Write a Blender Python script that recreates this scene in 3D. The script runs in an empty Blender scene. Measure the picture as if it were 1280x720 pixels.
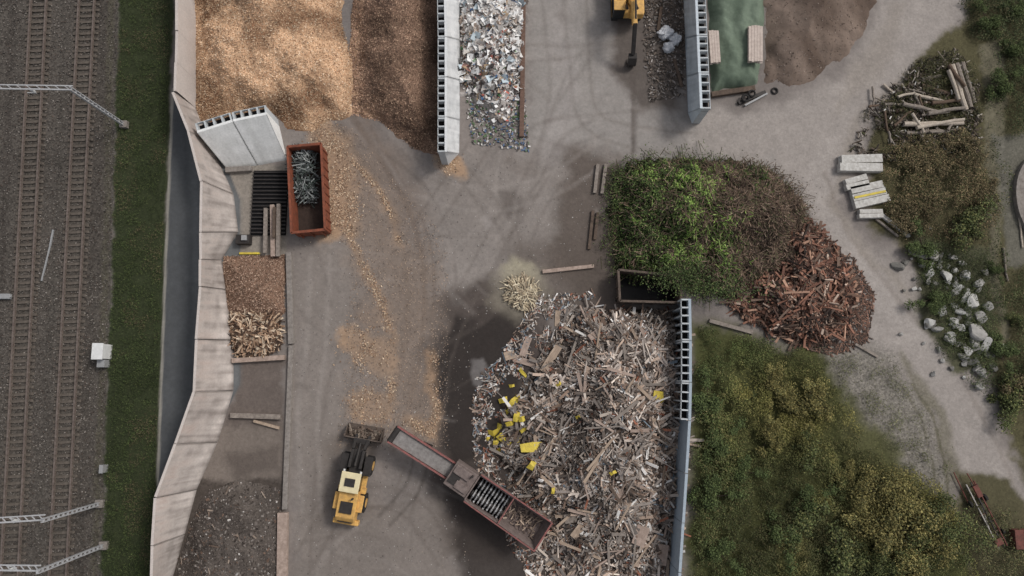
import bpy, bmesh, math, random
import numpy as np
from mathutils import Vector, Matrix, Euler
random.seed(5); R=np.random.default_rng(7)
# ---------------- survey helper: plan coordinates of the site -> metres
F=853.333; T=math.radians(8.0); H=64.6; cT=math.cos(T); sT=math.sin(T)
def W(px,py,z=0.0):
    px=np.asarray(px,float); py=np.asarray(py,float)
    u=(px-640)/F; v=(360-py)/F; s=(H-z)/(cT-v*sT)
    return u*s,(v*cT+sT)*s
def P(px,py,z=0.0,zz=None):
    x,y=W(px,py,z); return Vector((float(x),float(y),float(z if zz is None else zz)))
def topx(X,Y,z=0.0):
    yc=Y*cT+(z-H)*sT; zc=-Y*sT+(z-H)*cT
    return 640+F*X/(-zc), 360-F*yc/(-zc)
def lin(c):
    c=np.asarray(c,float)/255.0
    return np.where(c<=0.04045,c/12.92,((c+0.055)/1.055)**2.4)
# ---------------- noise
def vn(x,y,seed=0):
    xf=np.floor(x); yf=np.floor(y); fx=x-xf; fy=y-yf
    xi=xf.astype(np.int64); yi=yf.astype(np.int64)
    def h(a,b):
        n=(a*374761393+b*668265263+seed*144269504)&0x7fffffff
        n=((n^(n>>13))*1274126177)&0x7fffffff
        return ((n^(n>>16))&0xffff)/65535.0
    fx=fx*fx*(3-2*fx); fy=fy*fy*(3-2*fy)
    return (h(xi,yi)*(1-fx)+h(xi+1,yi)*fx)*(1-fy)+(h(xi,yi+1)*(1-fx)+h(xi+1,yi+1)*fx)*fy
def fbm(x,y,o=4,seed=0):
    a=0;w=0.5;t=0
    for i in range(o):
        a=a+w*vn(x*2**i+17.3*i,y*2**i-9.1*i,seed+i); t+=w; w*=0.5
    return a/t
def sdf(px,py,poly):
    d=np.full(px.shape,1e9); ins=np.zeros(px.shape,bool); n=len(poly)
    for i in range(n):
        x0,y0=poly[i]; x1,y1=poly[(i+1)%n]; ex=x1-x0; ey=y1-y0
        t=np.clip(((px-x0)*ex+(py-y0)*ey)/(ex*ex+ey*ey+1e-9),0,1)
        d=np.minimum(d,(px-x0-t*ex)**2+(py-y0-t*ey)**2)
        c=((y0>py)!=(y1>py))&(px<(x1-x0)*(py-y0)/((y1-y0) if abs(y1-y0)>1e-9 else 1e-9)+x0)
        ins^=c
    return np.sqrt(d)*np.where(ins,1,-1)
def pld(px,py,pl):
    d=np.full(px.shape,1e9)
    for i in range(len(pl)-1):
        x0,y0=pl[i]; x1,y1=pl[i+1]; ex=x1-x0; ey=y1-y0
        t=np.clip(((px-x0)*ex+(py-y0)*ey)/(ex*ex+ey*ey+1e-9),0,1)
        d=np.minimum(d,(px-x0-t*ex)**2+(py-y0-t*ey)**2)
    return np.sqrt(d)
def sm(x): x=np.clip(x,0,1); return x*x*(3-2*x)
# ---------------- materials
def newmat(name):
    m=bpy.data.materials.new(name); m.use_nodes=True
    return m,m.node_tree.nodes,m.node_tree.links,m.node_tree.nodes["Principled BSDF"]
def noisefac(N,L,scale,detail,lo,hi,coord,obj=True):
    n=N.new('ShaderNodeTexNoise'); n.inputs['Scale'].default_value=scale; n.inputs['Detail'].default_value=detail; n.inputs['Roughness'].default_value=0.65
    L.new(coord,n.inputs['Vector'])
    mr=N.new('ShaderNodeMapRange'); mr.inputs[1].default_value=0.3; mr.inputs[2].default_value=0.7; mr.inputs[3].default_value=lo; mr.inputs[4].default_value=hi
    L.new(n.outputs['Fac'],mr.inputs[0]); return mr.outputs[0],n.outputs['Fac']
def attrmat(name,s1=1.2,a1=0.12,s2=9,a2=0.2,rough=0.9,bump=0.0,grain=False):
    m,N,L,B=newmat(name)
    at=N.new('ShaderNodeVertexColor'); at.layer_name="Col"
    tc=N.new('ShaderNodeTexCoord'); co=tc.outputs['Object']
    f1,_=noisefac(N,L,s1,4,1-a1,1+a1,co); f2,h2=noisefac(N,L,s2,5,1-a2,1+a2,co)
    mu=N.new('ShaderNodeMath'); mu.operation='MULTIPLY'; L.new(f1,mu.inputs[0]); L.new(f2,mu.inputs[1]); fac=mu.outputs[0]
    if grain:
        g=N.new('ShaderNodeAttribute'); g.attribute_name="grain"
        vo=N.new('ShaderNodeTexVoronoi'); vo.inputs['Scale'].default_value=6.5; L.new(co,vo.inputs['Vector'])
        bw=N.new('ShaderNodeRGBToBW'); L.new(vo.outputs['Color'],bw.inputs[0])
        s=N.new('ShaderNodeMath'); s.operation='SUBTRACT'; L.new(bw.outputs[0],s.inputs[0]); s.inputs[1].default_value=0.5
        s2_=N.new('ShaderNodeMath'); s2_.operation='MULTIPLY'; L.new(s.outputs[0],s2_.inputs[0]); L.new(g.outputs['Fac'],s2_.inputs[1])
        s3=N.new('ShaderNodeMath'); s3.operation='ADD'; L.new(s2_.outputs[0],s3.inputs[0]); s3.inputs[1].default_value=1.0
        m2=N.new('ShaderNodeMath'); m2.operation='MULTIPLY'; L.new(fac,m2.inputs[0]); L.new(s3.outputs[0],m2.inputs[1]); fac=m2.outputs[0]
    vm=N.new('ShaderNodeVectorMath'); vm.operation='SCALE'; L.new(at.outputs['Color'],vm.inputs[0]); L.new(fac,vm.inputs['Scale'])
    L.new(vm.outputs[0],B.inputs['Base Color']); B.inputs['Roughness'].default_value=rough
    B.inputs['Specular IOR Level'].default_value=0.2
    if bump:
        b=N.new('ShaderNodeBump'); b.inputs['Strength'].default_value=bump; b.inputs['Distance'].default_value=0.15; L.new(h2,b.inputs['Height']); L.new(b.outputs[0],B.inputs['Normal'])
    return m
def mat(name,c,rough=0.7,amt=0.15,scale=2.5,metal=0.0,dirt=None,bump=0.1):
    m,N,L,B=newmat(name); tc=N.new('ShaderNodeTexCoord'); co=tc.outputs['Object']
    f,h=noisefac(N,L,scale,6,0,1,co)
    mx=N.new('ShaderNodeMix'); mx.data_type='RGBA'
    c0=lin(c); d=lin(dirt) if dirt is not None else c0*(1-amt*2)
    mx.inputs[6].default_value=tuple(d)+(1,); mx.inputs[7].default_value=tuple(np.clip(c0*(1+amt*0.4),0,1))+(1,)
    L.new(f,mx.inputs[0]); L.new(mx.outputs[2],B.inputs['Base Color'])
    B.inputs['Roughness'].default_value=rough; B.inputs['Metallic'].default_value=metal; B.inputs['Specular IOR Level'].default_value=0.3
    if bump:
        b=N.new('ShaderNodeBump'); b.inputs['Strength'].default_value=bump; b.inputs['Distance'].default_value=0.05; L.new(h,b.inputs['Height']); L.new(b.outputs[0],B.inputs['Normal'])
    return m
M_ground=attrmat("yard_ground",0.35,0.08,3.0,0.10,0.92,0.2,True)
M_heap=attrmat("heap_soil",1.5,0.12,7,0.3,0.95,0.5)
M_bits=attrmat("loose_bits",3,0.08,12,0.1,0.85)
M_leaf=attrmat("leafage",0.8,0.12,10,0.12,0.8)
M_conc=attrmat("stained_concrete",0.8,0.07,6,0.10,0.85,0.12)
M_black=mat("painted_hollow_black",(20,20,22),0.95)
M_rail=mat("rusty_rail_steel",(124,113,106),0.5,0.2,3,0.2,(94,82,75))
M_sleeper=mat("sleeper_concrete",(102,94,86),0.9,0.2,4,0,(76,69,62))
M_steel=mat("galvanised_steel",(160,160,160),0.5,0.1,3,0.1)
M_mast=mat("galvanised_mast_steel",(176,176,177),0.55,0.1,3,0.0)
M_dsteel=mat("dark_steel",(62,58,56),0.6,0.2,3,0.2)
M_white=mat("white_painted_metal",(222,222,220),0.5,0.1,2)
M_kerb=mat("kerb_concrete",(146,139,133),0.9,0.15,3,0,(112,105,99))
M_orange=mat("rust_red_paint",(140,78,56),0.7,0.2,2,0,(98,60,47))
M_red=mat("faded_red_paint",(150,90,86),0.65,0.2,3,0,(110,82,78))
M_yellow=mat("machine_yellow_paint",(226,178,98),0.55,0.12,3,0,(180,142,90))
M_blackp=mat("black_rubber",(46,44,43),0.85,0.1,5)
M_glass=mat("dark_cab_glass",(28,34,38),0.15,0.05,1)
M_wood=mat("raw_timber",(182,163,144),0.85,0.2,3,0,(136,118,103))
M_woodg=mat("weathered_timber",(150,140,131),0.9,0.2,3,0,(110,101,94))
M_woodd=mat("dark_timber",(104,89,78),0.9,0.2,3,0,(74,63,55))
M_woodp=mat("pinkish_timber",(176,157,145),0.9,0.2,3,0,(136,119,108))
M_bark=mat("tree_bark",(84,72,60),0.95,0.2,5)
M_yel=mat("yellow_board",(216,194,70),0.6,0.15,2,0,(178,158,74))
M_belt=mat("conveyor_belt",(140,136,133),0.8,0.15,3,0,(108,103,100))
M_rbrown=mat("hopper_worn_steel",(126,113,108),0.75,0.2,3,0,(94,83,79))
M_edge=mat("rusty_edge_steel",(118,94,82),0.8,0.2,3,0,(88,68,58))
M_wallwhite=mat("pale_wall_concrete",(192,196,198),.8,.1,2)
# ---------------- mesh helpers
def mesh(name,V,Q,C=None,mats=(),smooth=False,mi=None,grain=None):
    me=bpy.data.meshes.new(name); V=np.ascontiguousarray(V,np.float32); Q=np.ascontiguousarray(Q,np.int32); k=Q.shape[1]
    me.vertices.add(len(V)); me.vertices.foreach_set('co',V.ravel())
    me.loops.add(Q.size); me.loops.foreach_set('vertex_index',Q.ravel())
    me.polygons.add(len(Q)); me.polygons.foreach_set('loop_start',np.arange(0,Q.size,k,dtype=np.int32))
    for m in mats: me.materials.append(m)
    if mi is not None: me.polygons.foreach_set('material_index',np.asarray(mi,np.int32))
    me.update(calc_edges=True)
    me.polygons.foreach_set('use_smooth',np.full(len(Q),smooth))
    if C is not None:
        a=me.color_attributes.new("Col",'FLOAT_COLOR','POINT'); cc=np.ones((len(V),4),np.float32); cc[:,:3]=C; a.data.foreach_set('color',cc.ravel())
    if grain is not None:
        a=me.attributes.new("grain",'FLOAT','POINT'); a.data.foreach_set('value',np.asarray(grain,np.float32))
    return me
def link(o): bpy.context.scene.collection.objects.link(o); return o
def meta(o,label,cat,group=None,kind=None):
    if label: o["label"]=label
    if cat: o["category"]=cat
    if group: o["group"]=group
    if kind: o["kind"]=kind
    return o
def wobj(name,V,Q,C=None,mats=(),par=None,smooth=False,mi=None,grain=None):
    V=np.array(V,float); c=np.array([V[:,0].mean(),V[:,1].mean(),V[:,2].min()])
    o=bpy.data.objects.new(name,mesh(name,V-c,Q,C,mats,smooth,mi,grain))
    if par is not None: o.parent=par; c=c-np.array(par.location)
    o.location=c; return link(o)
def empty(name,loc,rz=0):
    e=bpy.data.objects.new(name,None); e.location=loc; e.rotation_euler=(0,0,rz); e.empty_display_size=0.5; return link(e)
BV=np.array([[x,y,z] for x in(-.5,.5) for y in(-.5,.5) for z in(-.5,.5)])
BQ=np.array([[0,1,3,2],[4,6,7,5],[0,4,5,1],[2,3,7,6],[0,2,6,4],[1,5,7,3]])
def rots(yaw,pit,rol):
    cy,sy,cp,sp,cr,sr=np.cos(yaw),np.sin(yaw),np.cos(pit),np.sin(pit),np.cos(rol),np.sin(rol)
    m=np.empty((len(yaw),3,3))
    m[:,0,0]=cy*cp; m[:,0,1]=cy*sp*sr-sy*cr; m[:,0,2]=cy*sp*cr+sy*sr
    m[:,1,0]=sy*cp; m[:,1,1]=sy*sp*sr+cy*cr; m[:,1,2]=sy*sp*cr-cy*sr
    m[:,2,0]=-sp; m[:,2,1]=cp*sr; m[:,2,2]=cp*cr
    return m
def scat(tpl,tq,cen,dim,yaw,pit,rol,col):
    n=len(cen); m=rots(yaw,pit,rol); v=tpl[None]*dim[:,None,:]
    v=np.einsum('nij,nkj->nki',m,v)+cen[:,None,:]; k=len(tpl)
    q=(tq[None]+(np.arange(n)*k)[:,None,None]).reshape(-1,tq.shape[1])
    return v.reshape(-1,3),q,np.repeat(col,k,0)
QV=np.array([[-.5,-.5,0],[.5,-.5,0],[.5,.5,0],[-.5,.5,0]]); QQ=np.array([[0,1,2,3]])
LV=np.array([[-.5,0,0],[0,-.35,.1],[.5,0,0],[0,.35,.1]])
CV=np.array([[-.5,-.4,0],[.4,-.5,.25],[.55,.35,-.1],[-.35,.5,.3]])
LUM=np.array([.25,.6,.15])
def desat(c,k): return c*(1-k)+(c@LUM)[...,None]*k
def pick(pal,n,jit=0.15,w=None,ds=.1):
    pal=desat(lin(np.array(pal)),ds); i=R.choice(len(pal),n,p=(np.array(w)/sum(w) if w else None))
    return pal[i]*(1+jit*R.standard_normal((n,1))).clip(0.4,1.7)
class MB:
    def __init__(s): s.v=[];s.f=[];s.m=[]
    def add(s,v,f,m=0):
        b=len(s.v); s.v+= [tuple(x) for x in v]; s.f+=[[i+b for i in q] for q in f]; s.m+=[m]*len(f)
    def box(s,c,d,rz=0,m=0,rx=0,ry=0):
        r=Euler((rx,ry,rz)).to_matrix(); s.add([r@Vector((p[0]*d[0],p[1]*d[1],p[2]*d[2]))+Vector(c) for p in BV],BQ.tolist(),m)
    def beam(s,a,b,w,h,m=0):
        a=Vector(a);b=Vector(b);d=(b-a); l=d.length; x=d.normalized(); up=Vector((0,0,1)) if abs(x.z)<0.95 else Vector((1,0,0))
        y=up.cross(x).normalized(); z=x.cross(y)
        s.add([(a+b)/2+x*p[0]*l+y*p[1]*w+z*p[2]*h for p in BV],BQ.tolist(),m)
    def cyl(s,a,b,r,n=12,m=0,r2=None):
        a=Vector(a);b=Vector(b);x=(b-a).normalized(); up=Vector((0,0,1)) if abs(x.z)<0.95 else Vector((1,0,0))
        y=up.cross(x).normalized(); z=x.cross(y); r2=r if r2 is None else r2; v=[]
        for k in range(n):
            t=2*math.pi*k/n; v.append(a+(y*math.cos(t)+z*math.sin(t))*r)
        for k in range(n):
            t=2*math.pi*k/n; v.append(b+(y*math.cos(t)+z*math.sin(t))*r2)
        s.add(v,[[k,(k+1)%n,n+(k+1)%n,n+k] for k in range(n)]+[list(range(n))[::-1],list(range(n,2*n))],m)
    def prism(s,pts,x0,x1,m=0):
        n=len(pts); v=[(x0,p[0],p[1]) for p in pts]+[(x1,p[0],p[1]) for p in pts]
        s.add(v,[[k,(k+1)%n,n+(k+1)%n,n+k] for k in range(n)]+[list(range(n))[::-1],list(range(n,2*n))],m)
    def obj(s,name,mats,par=None,loc=(0,0,0),rz=0,bev=0,smooth=False):
        me=bpy.data.meshes.new(name); me.from_pydata(s.v,[],s.f)
        for m in mats: me.materials.append(m)
        for p,mi in zip(me.polygons,s.m): p.material_index=mi; p.use_smooth=smooth
        me.update(); o=bpy.data.objects.new(name,me); o.location=loc; o.rotation_euler=(0,0,rz)
        if par is not None: o.parent=par
        if bev:
            b=o.modifiers.new("b",'BEVEL'); b.width=bev; b.segments=2; b.limit_method='ANGLE'
        return link(o)
# ---------------- GROUND
xs=np.concatenate([[-400,-200,-110,-75],np.arange(-60,60.01,0.14),[75,110,200,400]])
ys=np.concatenate([[-400,-200,-90,-45],np.arange(-24,46.01,0.14),[60,100,200,400]])
GX,GY=np.meshgrid(xs,ys); gx=GX.ravel(); gy=GY.ravel()
zc=gy*sT+H*cT
ppx,ppy=topx(gx,gy); bad=zc<8; ppx=np.where(bad,640,ppx); ppy=np.where(bad,2500,ppy)
wn1=fbm(gx*0.35,gy*0.35,5,11)-.5; wn2=fbm(gx*0.35+50,gy*0.35,5,23)-.5
fine=fbm(gx*1.6,gy*1.6,4,31)-.5; med=fbm(gx*0.16,gy*0.16,4,41)-.5
col=np.tile(lin((127,120,116)),(len(gx),1)); grain=np.full(len(gx),0.10)
def paint(mask,c,g=None):
    global col,grain
    mask=mask[:,None]; col=col*(1-mask)+lin(c)[None]*mask
    if g is not None: grain=grain*(1-mask[:,0])+g*mask[:,0]
def poly(pts,c,soft=10,warp=14,g=None,a=1.0):
    d=sdf(ppx+warp*1.6*wn1,ppy+warp*1.6*wn2,pts)+fine*warp*0.7
    paint(sm(d/soft+0.5)*a,c,g)
def line(pts,w,c,soft=4,warp=6,a=1.0,g=None):
    d=w/2-pld(ppx+warp*1.5*wn1,ppy+warp*1.5*wn2,pts)+fine*warp
    paint(sm(d/soft+0.5)*a,c,g)
def smooth(pts,n=8):
    pts=[np.array(p,float) for p in pts]; pts=[2*pts[0]-pts[1]]+pts+[2*pts[-1]-pts[-2]]; out=[]
    for i in range(1,len(pts)-2):
        for k in range(n):
            t=k/n; a,b,c,d=pts[i-1:i+3]; out.append(.5*((2*b)+(-a+c)*t+(2*a-5*b+4*c-d)*t*t+(-a+3*b-3*c+d)*t**3))
    out.append(pts[-2]); return np.array(out)
def rut(pts,c,a=.35,gauge=13,w=4,n=5):
    q=smooth(pts,n); t=np.gradient(q,axis=0); t/=np.linalg.norm(t,axis=1)[:,None]; nr=np.stack([-t[:,1],t[:,0]],1)
    for s in(-1,1): line([tuple(v) for v in q+nr*s*gauge],w,c,5,2.5,a)
col*= (1+0.4*med[:,None])
poly([(640,-60),(860,-60),(862,140),(960,150),(1000,250),(740,200),(660,190)],(150,145,141),40,20,a=.85)
poly([(500,200),(740,190),(750,340),(690,360),(560,390),(510,320)],(139,132,127),50,20,a=.75)
poly([(365,290),(445,290),(450,440),(430,560),(370,740)],(133,125,119),26,16,a=.7)
poly([(392,150),(440,140),(520,200),(545,300),(540,430),(530,520),(500,520),(480,330),(435,220)],(122,111,104),34,16,a=.75)
poly([(530,200),(640,200),(660,260),(600,300),(540,280)],(122,115,110),50,30,a=.4)
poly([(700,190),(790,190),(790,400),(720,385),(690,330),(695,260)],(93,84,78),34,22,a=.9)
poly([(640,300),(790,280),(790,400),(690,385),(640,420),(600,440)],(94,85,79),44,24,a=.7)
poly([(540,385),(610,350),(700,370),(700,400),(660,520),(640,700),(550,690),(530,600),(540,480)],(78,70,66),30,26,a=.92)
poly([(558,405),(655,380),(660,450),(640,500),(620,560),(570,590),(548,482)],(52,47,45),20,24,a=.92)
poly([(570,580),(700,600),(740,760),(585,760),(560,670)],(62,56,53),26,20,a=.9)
poly([(375,640),(550,620),(570,760),(365,760)],(126,118,112),30,20,a=.7)
poly([(400,560),(430,540),(430,640),(400,660)],(106,98,92),26,20,a=.5)
poly([(764,-60),(862,-60),(858,70),(850,135),(800,140),(770,90)],(93,85,80),18,14,a=.9)
poly([(788,60),(796,60),(797,190),(790,190)],(90,83,78),6,4,a=.6)
poly([(625,235),(645,235),(655,262),(632,268)],(102,95,91),10,8,a=.8)
poly([(588,450),(604,447),(610,468),(602,490),(592,482)],(126,122,121),6,8,a=.6)
poly([(600,270),(612,268),(618,285),(606,290)],(156,150,147),6,8,a=.4)
DK=(96,88,83); LT=(154,147,142)
rut([(470,200),(520,240),(550,300),(555,380),(530,460),(500,560)],DK,.36); rut([(440,140),(500,200),(540,270),(560,340),(600,380)],LT,.2,14,5)
rut([(600,180),(560,240),(500,330),(440,430),(410,560),(400,720)],DK,.33); rut([(640,190),(620,280),(540,340),(470,330),(400,320)],LT,.22,14,5)
rut([(720,0),(725,90),(740,150),(800,172),(900,180),(1000,170),(1080,120),(1140,40)],(124,118,113),.6); rut([(690,0),(700,110),(680,200),(620,300),(560,420),(540,520),(500,640)],DK,.3)
rut([(760,180),(700,210),(650,300),(660,350)],DK,.3); rut([(850,170),(760,190),(690,230),(600,250),(520,230)],LT,.25,14,5)
rut([(380,700),(420,640),(470,620),(520,640),(560,700)],DK,.35); rut([(400,320),(395,430),(385,520),(390,640)],LT,.3,12,6); rut([(930,150),(1000,200),(1040,280),(1100,370),(1180,450),(1240,560),(1290,660)],(137,130,124),.5)
rut([(560,200),(600,240),(640,300),(620,350),(560,380)],DK,.28,10); rut([(480,650),(520,600),(530,520),(560,450),(640,370)],(60,54,51),.4,9)
rut([(430,150),(470,210),(510,290),(520,380),(510,470),(480,560)],(104,92,84),.45,11,7); rut([(450,150),(490,215),(530,300),(535,400),(520,500)],(110,98,90),.4,6,4)
line([tuple(v) for v in smooth([(700,20),(705,120),(690,190)])],30,(158,152,149),26,12,.5)
line([(790,90),(792,200)],3,(96,88,84),4,2,.6)
for k in range(46):
    x0=random.uniform(380,840); y0=random.uniform(0,300) if x0>570 else random.uniform(300,700); a=random.uniform(0,6.28); l=random.uniform(30,90); b=a+random.uniform(-.7,.7)
    p1=(x0+l*math.cos(a),y0+l*math.sin(a)); p2=(p1[0]+l*math.cos(b),p1[1]+l*math.sin(b))
    line([tuple(v) for v in smooth([(x0,y0),p1,p2],4)],random.choice([2,3,5]),random.choice([DK,DK,LT]),6,3,.25)
for k in range(40):
    x0=random.uniform(380,840); y0=random.uniform(0,300) if x0>570 else random.uniform(200,700); r=random.uniform(4,14)
    poly([(x0-r,y0),(x0,y0-r*.6),(x0+r,y0+r*.2),(x0,y0+r*.8)],random.choice([DK,LT,(110,101,95)]),10,16,a=.33)
# gravel road
poly([(1125,-60),(1230,-60),(1200,20),(1185,60),(1120,110),(1085,150),(1070,200),(1050,260),(1080,300),(1140,330),(1165,400),(1190,440),(1240,480),(1255,560),(1300,640),(1300,700),(1200,600),(1150,500),(1100,450),(1060,420),(1020,280),(960,200),(860,190),(870,142),(960,135),(1060,90)],(153,146,141),24,14,.18)
poly([(1040,170),(1070,190),(1040,250),(1100,330),(1190,450),(1180,470),(1090,380),(1030,280),(1000,210)],(162,155,150),20,10,a=.6)
line([(1030,215),(1060,290),(1120,370),(1190,450),(1250,560),(1290,660)],5,(138,130,124),6,5,.7)
line([(1120,100),(1070,150),(1055,200),(1040,250),(1090,320),(1150,380),(1180,440)],10,(137,129,120),12,10,.5)
poly([(1060,90),(1120,0),(1140,0),(1100,90),(1040,140)],(138,130,122),20,14,a=.5)
# top right & right vegetated soil
poly([(1225,-60),(1340,-60),(1340,640),(1290,620),(1262,540),(1240,470),(1190,440),(1165,400),(1140,330),(1090,280),(1080,190),(1100,130),(1150,70),(1200,20)],(84,80,58),14,18,.5)
poly([(1140,300),(1235,310),(1245,450),(1200,470),(1150,400)],(82,82,64),12,16,.5)
poly([(1225,60),(1252,50),(1258,180),(1248,330),(1262,420),(1252,430),(1236,330),(1232,200)],(120,115,100),8,10,.4,a=.6)
poly([(1240,170),(1340,170),(1340,330),(1262,330),(1250,250)],(108,106,100),8,10,.4,a=.7)
# bottom right green
poly([(862,395),(960,425),(1030,430),(1070,470),(1110,560),(1180,605),(1205,660),(1230,780),(858,780)],(76,78,48),24,18,.3)
poly([(1025,440),(1060,425),(1108,440),(1156,500),(1182,570),(1188,618),(1150,612),(1110,565),(1080,520),(1045,480)],(127,122,115),22,18,.9)
poly([(1045,495),(1085,515),(1125,565),(1100,600),(1060,550)],(88,88,60),22,22,.5,a=.85)
poly([(1120,440),(1160,480),(1190,540),(1198,600),(1186,600),(1170,530),(1140,480)],(98,94,76),10,10,.5,a=.6)
line([(1140,480),(1165,520),(1180,570),(1185,620)],4,(94,90,76),3,3,.8)
line([(1128,482),(1152,525),(1166,575),(1170,625)],3,(94,90,76),3,3,.7)
poly([(1195,590),(1262,600),(1340,700),(1340,780),(1215,780)],(84,80,60),10,14,.4)
# bays
poly([(280,205),(358,205),(360,320),(280,322),(296,290)],(138,131,123),5,4,.3)
poly([(285,450),(357,450),(357,600),(250,600),(290,500)],(104,95,90),8,10,.2)
poly([(262,530),(357,530),(352,610),(235,610)],(120,111,104),10,12,.2,a=.8)
poly([(285,560),(350,556),(350,590),(290,600)],(88,80,75),14,14,.2,a=.7)
poly([(200,600),(356,600),(356,760),(190,760)],(76,69,64),10,12,.5)
poly([(425,-60),(440,-60),(438,60),(428,60)],(122,116,113),4,4,.2)
line([(560,195),(575,215)],18,(176,144,114),10,10,.7)
TR=[([(402,165),(418,200),(428,240),(432,285)],26),([(440,200),(475,240),(493,275),(500,302)],5),([(432,280),(455,330),(470,362),(485,402),(491,450),(489,500)],8),
    ([(440,425),(462,440),(475,452)],30),([(450,505),(475,512)],28),([(543,445),(541,480),(546,510),(538,545)],8),([(412,190),(420,250),(410,285)],24),([(556,192),(562,208)],18),([(510,525),(535,540)],10)]
for pl,w in TR: line(pl,w*1.3,(166,138,112),14,12,.75,.3)
line([(462,395),(485,400)],20,(148,126,108),14,12,.4)
poly([(400,150),(440,170),(450,290),(400,300)],(166,140,116),22,12,a=.7)
poly([(400,170),(470,190),(540,330),(540,560),(430,560),(450,360)],(134,119,107),50,30,a=.5)
poly([(628,335),(640,322),(665,328),(672,345),(655,352),(632,350)],(186,179,154),16,12,a=.65)
poly([(618,345),(640,330),(680,335),(690,390),(640,400),(615,380)],(140,133,120),22,14,a=.6)
# railway, verge, service strip
E=[(150,-80),(146,110),(140,300),(134,500),(124,800)]
poly([(-500,-500),(158,-500)]+E+[(116,2000),(-500,2000)],(84,79,74),4,3,0.9)
line([(129,-60),(126,120),(118,300),(108,500),(98,720),(94,800)],16,(72,67,62),10,5,.6)
line([(80,-60),(76,200),(62,420),(44,760)],8,(76,72,67),8,4,.5)
line([(18,-60),(10,200),(-5,420)],10,(66,61,57),10,5,.6)
line([(140,-60),(134,250),(124,560),(115,780)],9,(80,77,64),6,5,.6)
poly(E+[(191,800),(198,600),(206,330),(214,110),(217,-80)],(54,60,40),5,8,.4)
poly([(217,112),(250,120),(300,250),(300,480),(240,600),(196,610),(206,330)],(84,86,88),2,0,.03)
poly([(236,140),(300,250),(300,480),(246,560),(246,480),(240,300)],(112,114,115),12,0,.03,a=.8)
line([(216,112),(207,330),(197,605)],3,(150,146,138),1.5,0,.9)
col*= (1+0.18*fine[:,None])*(1+0.07*(fbm(gx*5,gy*5,2,77)-.5)[:,None])*np.array([1.0,.99,.975])[None]
nx=len(xs); ny=len(ys)
ii,jj=np.meshgrid(np.arange(nx-1),np.arange(ny-1)); a=(jj*nx+ii).ravel()
GQ=np.stack([a,a+1,a+nx+1,a+nx],1)
gz=0.05*fine
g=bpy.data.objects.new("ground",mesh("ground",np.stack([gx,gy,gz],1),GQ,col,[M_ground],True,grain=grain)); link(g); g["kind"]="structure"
# ---------------- heap class
class Heap:
    def __init__(s,pts,hmax,slope=.7,amp=.4,freq=.5,seed=1,extra=None,z0=0.0,ragged=6):
        s.__dict__.update(pts=pts,hm=hmax,sl=slope,amp=amp,fr=freq,seed=seed,extra=extra,z0=z0,rg=ragged)
    def h(s,x,y):
        px,py=topx(x,y); d=sdf(px+s.rg*2*(fbm(x*.6,y*.6,3,s.seed+5)-.5),py+s.rg*2*(fbm(x*.6+9,y*.6,3,s.seed+8)-.5),s.pts)/13.0
        b=s.hm*np.tanh(np.maximum(d,0)*s.sl/s.hm)
        if s.extra is not None: b=b*s.extra(px,py)
        n=(fbm(x*s.fr,y*s.fr,5,s.seed)-.5)*2*s.amp*sm(d/1.0)
        return np.where(d>0,np.maximum(b+n,0.02*d)+s.z0,-0.2+0*d),d
    def obj(s,name,colf,label,cat,res=.16,mt=None,kind="stuff"):
        P_=np.array(s.pts); X,Y=W(P_[:,0],P_[:,1]); x=np.arange(X.min()-.8,X.max()+.8,res); y=np.arange(Y.min()-.8,Y.max()+.8,res)
        gx,gy=np.meshgrid(x,y); sh=gx.shape; gx=gx.ravel(); gy=gy.ravel(); z,d=s.h(gx,gy)
        z=np.where(d>0,z,-0.06); px,py=topx(gx,gy); C=desat(colf(gx,gy,px,py,z),.08)
        ii,jj=np.meshgrid(np.arange(sh[1]-1),np.arange(sh[0]-1)); a=(jj*sh[1]+ii).ravel(); q=np.stack([a,a+1,a+sh[1]+1,a+sh[1]],1)
        q=q[(d[q]>0).any(1)]; u,inv=np.unique(q,return_inverse=True); inv=inv.reshape(q.shape)
        o=wobj(name,np.stack([gx,gy,z],1)[u],inv,C[u],[mt or M_heap],smooth=True); meta(o,label,cat,kind=kind); return o
    def pts_on(s,n,pts=None,pad=0):
        pts=pts or s.pts; A=np.array(pts); out=[]
        while sum(len(o[0]) for o in out)<n:
            px=R.uniform(A[:,0].min(),A[:,0].max(),n*2); py=R.uniform(A[:,1].min(),A[:,1].max(),n*2)
            k=(px>-60)&(px<1340)&(py>-50)&(py<780)&(sdf(px,py,pts)>pad); out.append((px[k],py[k]))
        px=np.concatenate([o[0] for o in out])[:n]; py=np.concatenate([o[1] for o in out])[:n]
        x,y=W(px,py); z,d=s.h(x,y); return x,y,np.maximum(z,0.0),px,py
FLAT=Heap([(0,0),(1,0),(0,1)],.1)
def flat_on(n,pts):
    x,y,z,px,py=FLAT.pts_on(n,pts); return x,y,z*0,px,py
def mixc(c0,c1,f): return lin(c0)[None]*(1-f[:,None])+lin(c1)[None]*f[:,None]
def U(a,b,n): return R.uniform(a,b,n)
def quads(x,y,z,sz,asp,col,tilt=.5,tpl=QV):
    n=len(x); return scat(tpl,QQ,np.stack([x,y,z],1),np.stack([sz,sz*asp,np.ones(n)],1),U(0,6.28,n),R.normal(0,tilt,n),R.normal(0,tilt,n),col)
def sticks(x,y,z,l,w,t,col,pit=.2,yaw=None,rol=.5):
    n=len(x); return scat(BV,BQ,np.stack([x,y,z],1),np.stack([l,w,t],1),U(0,3.14,n) if yaw is None else yaw,R.normal(0,pit,n),R.normal(0,rol,n),col)
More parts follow.
